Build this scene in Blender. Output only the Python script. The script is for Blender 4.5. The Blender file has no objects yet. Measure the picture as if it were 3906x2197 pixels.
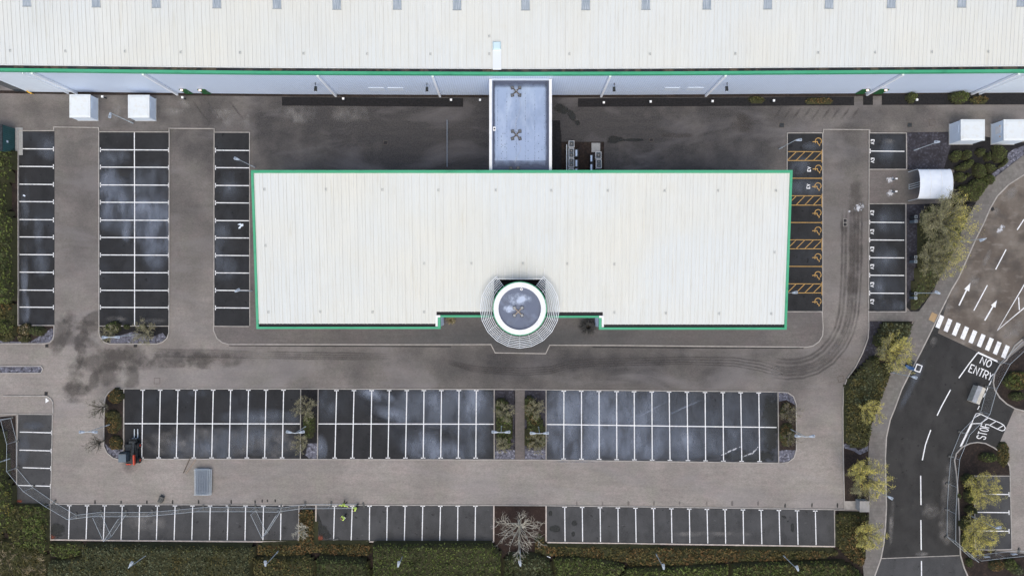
import bpy, math, random
import numpy as np
from mathutils import Vector, Matrix
R = math.radians
random.seed(7); rng = np.random.default_rng(7)
SC = bpy.context.scene
COL = SC.collection

# ------------------------------------------------------------------ camera (a drone hovering 97 m above the car park, looking straight down)
ALT = 97.0; PPM = 27.3; NX, NY = 1957.0, 1117.0
cd = bpy.data.cameras.new('camera'); cam = bpy.data.objects.new('camera', cd); COL.objects.link(cam)
cam.location = (0, 0, ALT); cam.rotation_euler = (0, 0, 0)
cd.sensor_width = 36; cd.lens = PPM * ALT / 3906 * 36
cd.shift_x = -(NX - 1953) / 3906; cd.shift_y = (NY - 1098.5) / 3906
cd.clip_end = 3000
SC.camera = cam
SC.cycles.transparent_max_bounces = 48
# ------------------------------------------------------------------ sky, veiled high sun from the south, exposure
SUN_EL, SUN_AZ = 64, 180
w = bpy.data.worlds.new('World'); SC.world = w; w.use_nodes = True
nt = w.node_tree; nt.nodes.clear()
sky = nt.nodes.new('ShaderNodeTexSky'); sky.sky_type = 'NISHITA'; sky.sun_disc = False
sky.sun_elevation = R(SUN_EL); sky.sun_rotation = R(SUN_AZ); sky.air_density = 1.0; sky.dust_density = 3.0; sky.ozone_density = 1.0
bg = nt.nodes.new('ShaderNodeBackground'); bg.inputs[1].default_value = 0.15
wo = nt.nodes.new('ShaderNodeOutputWorld'); nt.links.new(sky.outputs[0], bg.inputs[0]); nt.links.new(bg.outputs[0], wo.inputs[0])
sl = bpy.data.lights.new('sun', 'SUN'); sun = bpy.data.objects.new('sun', sl); COL.objects.link(sun)
sl.energy = 1.2; sl.angle = R(65); sl.color = (1.0, 0.94, 0.76); sun.rotation_euler = (R(90 - SUN_EL), 0, 0); sun.location = (0, -60, 120)
SC.view_settings.view_transform = 'Standard'; SC.view_settings.look = 'None'; SC.view_settings.gamma = 1; SC.view_settings.exposure = 0.22

# ------------------------------------------------------------------ survey frames: readings off the site plan -> metres
FR = dict(s=(0, 0, 1), d=(0, 0, 1 / 1.5163), A=(0, 0, 2.576), B=(1000, 0, 2.576), C=(2000, 0, 2.576), D=(2906, 0, 2.576), E=(0, 500, 2.576),
          F=(2906, 500, 2.576), G=(2906, 1000, 2.576), H=(2906, 1600, 2.427), I=(0, 1000, 2.415), J=(0, 1597, 2.415), K=(1000, 1597, 2.415),
          L=(2000, 1597, 2.415), M=(1600, 1000, 3.22), N=(1860, 270, 3.623), O=(3550, 1400, 3.623), Q=(3550, 450, 4.14), Rr=(0, 1560, 3.81),
          S=(1200, 1880, 7.246), T=(1000, 1880, 6.44), U=(1840, 1460, 4.529), V=(0, 1200, 4.83), X=(3130, 1180, 4.83), Y=(3200, 700, 3.622),
          Z=(3400, 1650, 2.649), P=(2900, 1450, 1.94))
def W(f, x, y, z=0.0):
    x0, y0, k = FR[f]; sx, sy = x0 + x / k, y0 + y / k
    s = (ALT - z) / ALT / PPM
    return Vector(((sx - NX) * s, -(sy - NY) * s, z))
def WP(f, pts, z=0.0): return [W(f, x, y, z).to_2d() for x, y in pts]

# ------------------------------------------------------------------ materials
def new_mat(name):
    m = bpy.data.materials.new(name); m.use_nodes = True
    return m, m.node_tree, m.node_tree.nodes['Principled BSDF']
def N(t, kind, **kw):
    n = t.nodes.new(kind)
    for k, v in kw.items():
        if k.startswith('i_'): n.inputs[k[2:].replace('_', ' ')].default_value = v
        else: setattr(n, k, v)
    return n
def mth(t, op, a, b=None, clamp=False):
    n = t.nodes.new('ShaderNodeMath'); n.operation = op; n.use_clamp = clamp
    for i, v in enumerate((a, b)):
        if v is None: continue
        if isinstance(v, (int, float)): n.inputs[i].default_value = v
        else: t.links.new(v, n.inputs[i])
    return n.outputs[0]
def mixc(t, fac, a, b):
    n = t.nodes.new('ShaderNodeMix'); n.data_type = 'RGBA'
    for s, v in ((0, fac), (6, a), (7, b)):
        if isinstance(v, (int, float)): n.inputs[s].default_value = v
        elif isinstance(v, tuple): n.inputs[s].default_value = (*v, 1)
        else: t.links.new(v, n.inputs[s])
    return n.outputs[2]
def coords(t, obj=False, scale=(1, 1, 1), rot=0):
    src = t.nodes.new('ShaderNodeTexCoord').outputs['Object'] if obj else t.nodes.new('ShaderNodeNewGeometry').outputs['Position']
    mp = t.nodes.new('ShaderNodeMapping'); mp.inputs['Scale'].default_value = scale; mp.inputs['Rotation'].default_value = (0, 0, rot)
    t.links.new(src, mp.inputs[0]); return mp.outputs[0]
def noise(t, sc, det=3, obj=False, stretch=(1, 1, 1), lo=0.35, hi=0.65, rough=0.55, dist=0.0):
    n = t.nodes.new('ShaderNodeTexNoise'); n.inputs['Scale'].default_value = sc; n.inputs['Detail'].default_value = det
    n.inputs['Roughness'].default_value = rough; n.inputs['Distortion'].default_value = dist
    t.links.new(coords(t, obj, stretch), n.inputs[0])
    mr = t.nodes.new('ShaderNodeMapRange'); mr.inputs[1].default_value = lo; mr.inputs[2].default_value = hi
    t.links.new(n.outputs['Fac'], mr.inputs[0]); return mr.outputs[0]
def surf(name, base, layers=(), rough=0.85, obj=False, bump=0.0, bscale=20, metallic=0.0, spec=0.3):
    """base colour plus layers (colour, strength, scale, detail, stretch, lo, hi)"""
    m, t, b = new_mat(name); c = base
    for L in layers:
        col, st, sc = L[:3]; det = L[3] if len(L) > 3 else 3; stc = L[4] if len(L) > 4 else (1, 1, 1); lo = L[5] if len(L) > 5 else .35; hi = L[6] if len(L) > 6 else .65
        f = mth(t, 'MULTIPLY', noise(t, sc, det, obj, stc, lo, hi), st); c = mixc(t, f, c, col)
    if isinstance(c, tuple): b.inputs['Base Color'].default_value = (*c, 1)
    else: t.links.new(c, b.inputs['Base Color'])
    b.inputs['Roughness'].default_value = rough; b.inputs['Metallic'].default_value = metallic; b.inputs['Specular IOR Level'].default_value = spec
    if bump:
        n = t.nodes.new('ShaderNodeTexNoise'); n.inputs['Scale'].default_value = bscale; n.inputs['Detail'].default_value = 3; t.links.new(coords(t, obj), n.inputs[0])
        bp = t.nodes.new('ShaderNodeBump'); bp.inputs['Strength'].default_value = bump; bp.inputs['Distance'].default_value = 0.05
        t.links.new(n.outputs['Fac'], bp.inputs['Height']); t.links.new(bp.outputs[0], b.inputs['Normal'])
    return m

def make_paver(name, warm, damp, dcol, bw=0.2, bh=0.1, zones=()):  # damp: zones darkened by wet ground and by painted building shade
    m, t, b = new_mat(name)
    br = t.nodes.new('ShaderNodeTexBrick'); br.inputs['Scale'].default_value = 1; br.inputs['Brick Width'].default_value = bw; br.inputs['Row Height'].default_value = bh
    br.inputs['Mortar Size'].default_value = 0.008; br.inputs['Color1'].default_value = (1, 1, 1, 1); br.inputs['Color2'].default_value = (.72, .72, .72, 1); br.inputs['Mortar'].default_value = (.45, .45, .45, 1)
    t.links.new(coords(t), br.inputs[0])
    c = mixc(t, noise(t, .10, 6, lo=.40, hi=.60, dist=.4), warm, tuple(x * .74 for x in warm))
    c = mixc(t, mth(t, 'MULTIPLY', noise(t, .5, 6, stretch=(.22, 1, 1), lo=.45, hi=.68), .35), c, tuple(x * .70 for x in warm))
    c = mixc(t, mth(t, 'MULTIPLY', noise(t, .35, 5, stretch=(1, 1.7, 1), lo=.45, hi=.7), .35), c, (warm[0] * 1.12, warm[1] * .98, warm[2] * 1.03))
    c = mixc(t, mth(t, 'MULTIPLY', noise(t, .27, 5, stretch=(1.2, .8, 1), lo=.5, hi=.7, dist=.5), .5), c, (warm[0] * .80, warm[1] * .86, warm[2] * .78))
    c = mixc(t, mth(t, 'MULTIPLY', noise(t, 1.3, 6, lo=.48, hi=.75), .35), c, (warm[0] * .55, warm[1] * .55, warm[2] * .53))
    c = mixc(t, mth(t, 'MULTIPLY', noise(t, .9, 4, stretch=(.12, 2.2, 1), lo=.5, hi=.72), .25), c, tuple(x * .6 for x in warm))
    c = mixc(t, mth(t, 'MULTIPLY', noise(t, 3.2, 5, lo=.52, hi=.70), .30), c, tuple(x * .5 for x in warm))
    c = mixc(t, mth(t, 'MULTIPLY', noise(t, 2.0, 6, lo=.55, hi=.75), .22), c, (warm[0] * 1.2, warm[1] * 1.2, warm[2] * 1.2))
    # damp and building shade, both put into the colour as ragged dark zones
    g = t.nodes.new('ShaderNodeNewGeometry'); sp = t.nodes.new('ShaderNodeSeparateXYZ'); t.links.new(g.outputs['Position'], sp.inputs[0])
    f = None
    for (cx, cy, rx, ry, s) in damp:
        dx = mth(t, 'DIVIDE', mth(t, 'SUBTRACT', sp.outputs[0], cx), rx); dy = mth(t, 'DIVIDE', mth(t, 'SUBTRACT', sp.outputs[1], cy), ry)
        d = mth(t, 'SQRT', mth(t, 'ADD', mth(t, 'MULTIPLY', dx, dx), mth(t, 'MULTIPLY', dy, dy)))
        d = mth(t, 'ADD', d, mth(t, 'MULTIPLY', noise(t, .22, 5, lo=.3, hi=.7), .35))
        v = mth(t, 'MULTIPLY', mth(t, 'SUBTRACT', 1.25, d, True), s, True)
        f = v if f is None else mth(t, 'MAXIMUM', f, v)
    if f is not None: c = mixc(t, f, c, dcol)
    mm = t.nodes.new('ShaderNodeMix'); mm.data_type = 'RGBA'; mm.blend_type = 'MULTIPLY'; mm.inputs[0].default_value = .75
    t.links.new(c, mm.inputs[6]); t.links.new(br.outputs[0], mm.inputs[7]); c = mm.outputs[2]
    c = mixc(t, mth(t, 'MULTIPLY', noise(t, 1.1, 6, stretch=(.25, 1.6, 1), lo=.45, hi=.75), .45), c, mixc(t, .5, c, tuple(x * .25 for x in warm)))
    c = mixc(t, mth(t, 'MULTIPLY', noise(t, .16, 6, stretch=(.5, 1.3, 1), lo=.50, hi=.66, dist=.6), .35), c, (warm[0] * .62, warm[1] * .64, warm[2] * .72))
    c = mixc(t, mth(t, 'MULTIPLY', noise(t, 9, 3, lo=.35, hi=.75), .35), c, tuple(x * .55 for x in warm))
    t.links.new(c, b.inputs['Base Color']); b.inputs['Roughness'].default_value = .9; b.inputs['Specular IOR Level'].default_value = .25
    return m
def damp_shade(f, x, y, rx, ry, s):
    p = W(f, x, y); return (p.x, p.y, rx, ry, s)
M = {}
M['paver'] = make_paver('block paving', (.415, .375, .338), [damp_shade('d', 1290, 300, 100, 19, 1.25), damp_shade('d', 1300, 400, 62, 20, 1.3), damp_shade('d', 1450, 915, 66, 9.5, 1.0), damp_shade('d', 2130, 480, 16, 30, .62), damp_shade('d', 350, 480, 40, 26, .70)], (.046, .045, .048))
M['footway'] = make_paver('footway paving', (.225, .202, .188), [damp_shade('d', 1320, 850, 34, 4.5, 1.0)], (.085, .087, .088))
M['pavement'] = make_paver('pavement flags', (.26, .242, .222), [damp_shade('d', 2400, 600, 12, 22, .5)], (.15, .14, .13), .4, .4)
def asph(name, base, pale, pst, rough=.8):
    return surf(name, base, [(tuple(x * 1.7 for x in base), .55, .35, 5, (1, 1, 1), .4, .65), (pale, pst, .16, 5, (1, 1, 1), .5, .72), (tuple(x * .55 for x in base), .6, .8, 5, (1, .5, 1), .5, .7), (tuple(x * .4 for x in base), .8, 1.3, 3, (1, 1, 1), .655, .69), (tuple(x * 2.6 for x in base), .5, 2.1, 4, (.6, 1.3, 1), .66, .72),
                             (tuple(x * 1.9 for x in base), .5, 8, 4, (1, 1, 1), .45, .8)], rough, bump=.3, bscale=60)
M['asphalt_dark'] = asph('dark asphalt', (.0230, .0233, .0247), (.052, .060, .074), .5, .9)
M['asphalt_grey'] = asph('grey asphalt', (.052, .052, .053), (.085, .087, .09), .4)
M['asphalt_road'] = asph('road asphalt', (.030, .029, .028), (.055, .053, .05), .5)
M['asphalt_worn'] = surf('worn road asphalt', (.12, .098, .080), [((.20, .172, .145), .9, .28, 6, (1, 1, 1), .42, .62), ((.30, .27, .24), .5, 1.1, 5, (.5, 1, 1), .55, .72), ((.05, .047, .045), .55, .35, 4, (1, 1, 1), .5, .68)], .85, bump=.3, bscale=60)
M['kerb'] = surf('concrete kerb', (.40, .375, .345), [((.20, .19, .17), .6, 2.0, 4), ((.55, .5, .46), .4, .6, 3)], .85)
M['kerb_pale'] = surf('pale concrete kerb', (.62, .55, .50), [((.35, .28, .22), .5, 1.6, 4)], .85)
def paint(name, col, wear):
    return surf(name, col, [(wear, .7, 3.0, 6, (1, 1, 1), .53, .70), (tuple(x * .8 for x in col), .5, .7, 4)], .6)
M['white'] = paint('white road paint', (.90, .90, .90), (.35, .35, .36))
M['orange'] = paint('orange road paint', (.50, .30, .095), (.13, .10, .065))
M['soil'] = surf('bark mulch', (.030, .022, .018), [((.075, .05, .038), .7, 3.5, 5, (1, 1, 1), .45, .7), ((.012, .010, .010), .6, .8, 3)], .95, bump=.8, bscale=8)
M['soil_black'] = surf('black peat mulch', (.012, .012, .013), [((.03, .027, .028), .6, 4, 4)], .95, bump=.8, bscale=8)
M['slate'] = surf('slate chippings', (.12, .12, .15), [((.34, .345, .41), .8, 3.0, 4, (1, 1, 1), .52, .66), ((.03, .028, .035), .8, 2.4, 4, (1, 1, 1), .5, .62)], .7, bump=.8, bscale=8)
M['slate_dark'] = surf('dark slate chippings', (.045, .042, .052), [((.12, .12, .15), .7, 3.2, 4, (1, 1, 1), .5, .68), ((.015, .013, .015), .7, .7, 4)], .8, bump=.8, bscale=8)
M['grass'] = surf('rough grass ground', (.075, .085, .03), [((.13, .10, .05), .6, .4, 4), ((.035, .045, .016), .6, 2, 4)], .95)
def roofm(name, base, ob=False):
    m, t, b = new_mat(name)
    c = mixc(t, noise(t, .09, 3, lo=.35, hi=.65), base, (base[0] * .94, base[1] * .98, base[2] * 1.05))
    c = mixc(t, mth(t, 'MULTIPLY', noise(t, 1.4, 4, stretch=(1.3, .03, 1), lo=.35, hi=.75), .28), c, tuple(x * .76 for x in base))
    c = mixc(t, mth(t, 'MULTIPLY', noise(t, .05, 3, lo=.45, hi=.6), .35), c, (base[0] * 1.0, base[1] * 1.05, base[2] * 1.16))
    c = mixc(t, mth(t, 'MULTIPLY', noise(t, 1.6, 5, stretch=(2.2, .10, 1), lo=.58, hi=.78), .38), c, (base[0] * .68, base[1] * .62, base[2] * .50))
    c = mixc(t, mth(t, 'MULTIPLY', noise(t, .8, 4, lo=.55, hi=.75), .18), c, (base[0] * .86, base[1] * .83, base[2] * .76))
    t.links.new(c, b.inputs['Base Color']); b.inputs['Roughness'].default_value = .65; b.inputs['Specular IOR Level'].default_value = .25
    return m
M['roof'] = roofm('white roof sheeting', (.705, .70, .63))
M['rib'] = surf('white roof seam', (.82, .82, .78), [((.55, .54, .5), .5, 1.2, 4, (2, .1, 1))], .6)
M['rib_dark'] = surf('darker seam edge', (.56, .56, .52), [((.66, .65, .60), .8, .8, 4, (2, .15, 1))], .8)  # thin darker strip along one side of alternate seams
def clad(name, base, dark):
    m, t, b = new_mat(name)
    wv = t.nodes.new('ShaderNodeTexWave'); wv.bands_direction = 'X'; wv.inputs['Scale'].default_value = 1.05; t.links.new(coords(t), wv.inputs[0])
    c = mixc(t, mth(t, 'MULTIPLY', wv.outputs['Fac'], .8), base, dark)
    c = mixc(t, mth(t, 'MULTIPLY', noise(t, .5, 3, stretch=(1, 1, .3)), .25), c, tuple(x * .85 for x in base))
    t.links.new(c, b.inputs['Base Color']); b.inputs['Roughness'].default_value = .5
    bp = t.nodes.new('ShaderNodeBump'); bp.inputs['Strength'].default_value = .6; bp.inputs['Distance'].default_value = .04; t.links.new(wv.outputs['Fac'], bp.inputs['Height']); t.links.new(bp.outputs[0], b.inputs['Normal'])
    return m
M['clad'] = clad('silver grey wall cladding', (.72, .82, .98), (.60, .69, .84))
M['clad_white'] = surf('white wall cladding', (.80, .88, .97), [((.70, .77, .86), .4, .5, 3)], .5)
M['green'] = surf('green fascia', (.055, .36, .185), [((.03, .20, .11), .55, 2.0, 5, (.4, 1, 1), .52, .72), ((.10, .44, .26), .5, .15, 3)], .5)
M['gutter'] = surf('dark wet gutter', (.018, .018, .022), [((.14, .11, .08), .8, .9, 5, (1, .6, 1), .5, .62), ((.04, .05, .07), .5, .3, 2)], .6)
M['gutter_clean'] = surf('dark gutter', (.010, .011, .015), [((.03, .03, .036), .5, 1.2, 3, (.5, 1, 1))], .5)
M['white_metal'] = surf('white painted metal', (.88, .88, .88), [((.6, .6, .58), .3, 1.4, 4)], .45, obj=True)
M['grey_metal'] = surf('galvanised steel', (.42, .46, .48), [((.28, .31, .33), .5, 3, 3)], .4, obj=True, metallic=.35)
M['lamp_metal'] = surf('pale grey lamp steel', (.62, .67, .70), [((.45, .5, .52), .5, 3, 3)], .45, obj=True)
M['lamp_dark'] = surf('grey lamp housing', (.24, .28, .33), [((.15, .17, .2), .5, 3, 3)], .4, obj=True)
M['lens'] = surf('dark lamp lens', (.06, .07, .09), (), .15, spec=.6)
M['glass'] = surf('dark glass', (.05, .07, .085), [((.10, .13, .15), .5, 1.2, 2)], .12, obj=True, spec=.7)
M['window_pale'] = surf('pale blinds behind window', (.74, .82, .92), (), .3)
M['membrane'] = surf('wet grey roof membrane', (.33, .41, .57), [((.22, .28, .40), .5, .28, 5, (1, .7, 1), .52, .66), ((.52, .60, .72), .6, .5, 4, (1, .4, 1), .5, .7), ((.24, .32, .47), .5, 2.2, 4, (1.6, .5, 1), .55, .72)], .45, spec=.4)
M['membrane_dark'] = surf('dark wet membrane', (.085, .095, .135), [((.14, .155, .21), .6, .5, 4)], .4)
M['membrane_tower'] = surf('tower roof membrane', (.13, .155, .22), [((.20, .24, .33), .7, .5, 5, (.8, 1, 1), .50, .62), ((.09, .10, .13), .6, .5, 4, (1, 1, 1), .5, .65)], .4)
M['black'] = surf('black rubber', (.02, .02, .022), [((.045, .045, .045), .5, 4, 3)], .8, obj=True)
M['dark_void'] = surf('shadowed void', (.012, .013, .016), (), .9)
M['slab'] = surf('concrete slab', (.40, .40, .39), [((.25, .25, .24), .5, 4, 4)], .85, obj=True)
M['arm_dark'] = surf('weathered steel arm', (.055, .048, .04), [((.25, .2, .16), .5, 3, 3)], .7, obj=True)
M['wood'] = surf('weathered timber', (.38, .31, .25), [((.22, .17, .13), .6, 4, 4)], .85, obj=True)
M['red'] = surf('orange red machine paint', (.58, .07, .035), [((.4, .05, .03), .4, 3, 4)], .45, obj=True)
M['machine'] = surf('black machine parts', (.018, .02, .022), [((.06, .07, .075), .6, 4, 4)], .55, obj=True)
M['machine_grey'] = surf('blue grey cab roof', (.13, .17, .20), [((.08, .10, .12), .5, 3, 3)], .35, obj=True)
M['container'] = surf('dark green container paint', (.030, .105, .105), [((.02, .06, .06), .5, 1.4, 4), ((.06, .16, .17), .4, .5, 3)], .5)
M['pale_box'] = surf('weathered pale lid', (.58, .54, .46), [((.30, .27, .22), .6, 2.5, 5), ((.7, .68, .62), .4, .8, 3)], .8, obj=True)
M['pale_box_shaded'] = surf('shaded weathered lid', (.42, .44, .47), [((.28, .27, .26), .6, 2.5, 5)], .8, obj=True)  # darker, bluer copy of the lid colour, painting its shaded side
M['hivis'] = surf('yellow high visibility cloth', (.75, .95, .16), [((.6, .75, .3), .4, 6, 3)], .7, obj=True)
M['reflect'] = surf('pale reflective tape', (.85, .87, .80), (), .3)
M['trousers'] = surf('dark navy work trousers', (.02, .022, .03), (), .85)
M['skin'] = surf('skin', (.50, .30, .22), (), .6)
M['hair'] = surf('dark hair', (.018, .013, .011), (), .8)
M['hair_brown'] = surf('brown hair', (.16, .10, .07), (), .8)
M['boots'] = surf('black boots', (.015, .015, .015), (), .6)
M['tan'] = surf('tan tactile paving', (.42, .29, .16), [((.30, .21, .12), .5, 2.5, 3)], .9)
M['yellow'] = surf('yellow plastic', (.75, .42, .05), (), .5)
M['bark_pale'] = surf('pale bare bark', (.58, .55, .46), [((.34, .31, .25), .5, 6, 3)], .9, obj=True)
M['bark'] = surf('grey brown bark', (.16, .14, .115), [((.09, .075, .06), .5, 6, 3)], .9, obj=True)
M['bark_olive'] = surf('olive bark', (.20, .19, .13), [((.11, .10, .07), .5, 6, 3)], .9, obj=True)
def leafm(name, c1, c2, c3, sc=.35, dens=.5):
    m, t, b = new_mat(name); g = t.nodes.new('ShaderNodeNewGeometry')
    c = mixc(t, noise(t, sc, 4, lo=.38, hi=.62), c1, c2)
    c = mixc(t, mth(t, 'MULTIPLY', mth(t, 'MULTIPLY', mth(t, 'GREATER_THAN', g.outputs['Random Per Island'], .72), noise(t, sc * 3, 3, lo=.45, hi=.6)), dens * .8), c, c3)
    v = mth(t, 'ADD', 1.65, mth(t, 'MULTIPLY', g.outputs['Random Per Island'], .75))
    c = mixc(t, .05, c, (.16, .13, .02))
    mm = t.nodes.new('ShaderNodeVectorMath'); mm.operation = 'SCALE'; t.links.new(c, mm.inputs[0]); t.links.new(v, mm.inputs[3])
    t.links.new(mm.outputs[0], b.inputs['Base Color']); b.inputs['Roughness'].default_value = .75; b.inputs['Specular IOR Level'].default_value = .2
    return m
M['lf_green'] = leafm('mid green leaves', (.060, .080, .022), (.040, .055, .018), (.09, .10, .03))
M['lf_bright'] = leafm('bright green leaves', (.062, .082, .022), (.045, .056, .018), (.10, .105, .03))
M['lf_dark'] = leafm('dark green leaves', (.038, .052, .020), (.028, .038, .016), (.06, .07, .028))
M['lf_grey'] = leafm('grey green leaves', (.052, .062, .036), (.035, .042, .024), (.095, .095, .065))
M['lf_yellow'] = leafm('yellow green leaves', (.15, .12, .03), (.07, .075, .020), (.20, .14, .05))
M['lf_brown'] = leafm('brown red leaves', (.078, .047, .022), (.055, .046, .018), (.11, .05, .022), .5, .6)
M['lf_olive'] = leafm('olive brown leaves', (.054, .047, .019), (.038, .043, .017), (.085, .052, .022), .4, .4)
M['lf_topiary'] = leafm('dense topiary leaves', (.048, .062, .020), (.038, .050, .017), (.065, .078, .028))
M['lf_orange'] = leafm('orange brown leaves', (.13, .07, .025), (.07, .05, .02), (.18, .085, .03))
M['lf_dry'] = leafm('dry grass blades', (.16, .125, .085), (.075, .07, .035), (.24, .19, .14), .25, .8)
M['lf_willow'] = leafm('fresh yellow green twigs', (.38, .33, .085), (.26, .24, .07), (.47, .40, .13), .5, .6)
M['lf_willow_grey'] = leafm('grey olive twigs', (.17, .16, .09), (.12, .118, .06), (.26, .24, .16), .5, .6)
M['lf_sparse'] = leafm('pale olive twigs', (.21, .195, .12), (.15, .14, .085), (.30, .255, .17), .5, .6)
M['lf_core'] = surf('inner twigs', (.050, .050, .022), [((.030, .032, .016), .6, 3, 4)], .95)
M['lf_spiky'] = surf('dark spiky leaves', (.035, .036, .034), [((.11, .10, .09), .5, 6, 3)], .7)

def decal(name, col, amax, nsc, soft=1.6, amp=1.0, stretch=(1, 1, 1), rough=.85, mul=False, warp=1.6):
    m, t, b = new_mat(name)
    uv = t.nodes.new('ShaderNodeUVMap'); ln = t.nodes.new('ShaderNodeVectorMath'); ln.operation = 'LENGTH'; 
    dn = t.nodes.new('ShaderNodeTexNoise'); dn.inputs['Scale'].default_value = nsc * 1.3; dn.inputs['Detail'].default_value = 3; t.links.new(coords(t), dn.inputs[0])
    dv = t.nodes.new('ShaderNodeVectorMath'); dv.operation = 'MULTIPLY_ADD'; t.links.new(dn.outputs['Color'], dv.inputs[0]); dv.inputs[1].default_value = (warp, warp, 0); dv.inputs[2].default_value = (-warp / 2, -warp / 2, 0)
    da = t.nodes.new('ShaderNodeVectorMath'); da.operation = 'ADD'; t.links.new(uv.outputs[0], da.inputs[0]); t.links.new(dv.outputs[0], da.inputs[1]); t.links.new(da.outputs[0], ln.inputs[0])
    l0 = t.nodes.new('ShaderNodeVectorMath'); l0.operation = 'LENGTH'; t.links.new(uv.outputs[0], l0.inputs[0])
    d = mth(t, 'MULTIPLY', mth(t, 'SUBTRACT', 1.0, ln.outputs['Value'], True), soft)
    nn = mth(t, 'MULTIPLY', mth(t, 'SUBTRACT', noise(t, nsc, 5, stretch=stretch, lo=.3, hi=.7), .5), amp)
    edge = mth(t, 'MULTIPLY', mth(t, 'SUBTRACT', 1.0, l0.outputs['Value'], True), 4, True)
    a = mth(t, 'MULTIPLY', mth(t, 'MULTIPLY', mth(t, 'ADD', d, nn), edge, True), amax, True)
    if mul: a = mth(t, 'MULTIPLY', mth(t, 'MULTIPLY', edge, mth(t, 'MULTIPLY', mth(t, 'POWER', mth(t, 'SUBTRACT', 1.0, ln.outputs['Value'], True), .9), mth(t, 'ADD', soft, mth(t, 'MULTIPLY', noise(t, nsc, 6, stretch=stretch, lo=.36, hi=.66), amp)))), amax, True)
    b.inputs['Base Color'].default_value = (*col, 1); b.inputs['Roughness'].default_value = rough; t.links.new(a, b.inputs['Alpha'])
    return m
M['st_dark'] = decal('dark damp stain', (.085, .074, .066), .36, .40, 1.5, 1.8)
M['st_wet'] = decal('wet patch', (.028, .030, .028), .80, 1.1, 2.6, 1.2, warp=1.1)
M['st_tyre'] = decal('tyre marks', (.075, .066, .062), .42, .6, .5, .8, mul=True, warp=.5)
M['st_film'] = decal('dried silt film', (.22, .25, .31), .72, .30, .15, 1.3, (1.6, .7, 1), mul=True, warp=.9)
M['st_film2'] = decal('thin silt film', (.14, .158, .19), .62, .35, .2, 1.1, (1.6, .7, 1), mul=True, warp=.9)
M['st_pale'] = decal('pale dried salt', (.75, .76, .80), .7, 2.5, 1.2, 2.0)
M['st_paler'] = decal('pale worn ground', (.36, .34, .32), .40, .6, .1, 1.2, mul=True)
M['st_rust'] = decal('leaf litter', (.20, .055, .03), .8, 2.2, 1.5, 1.8)

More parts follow.
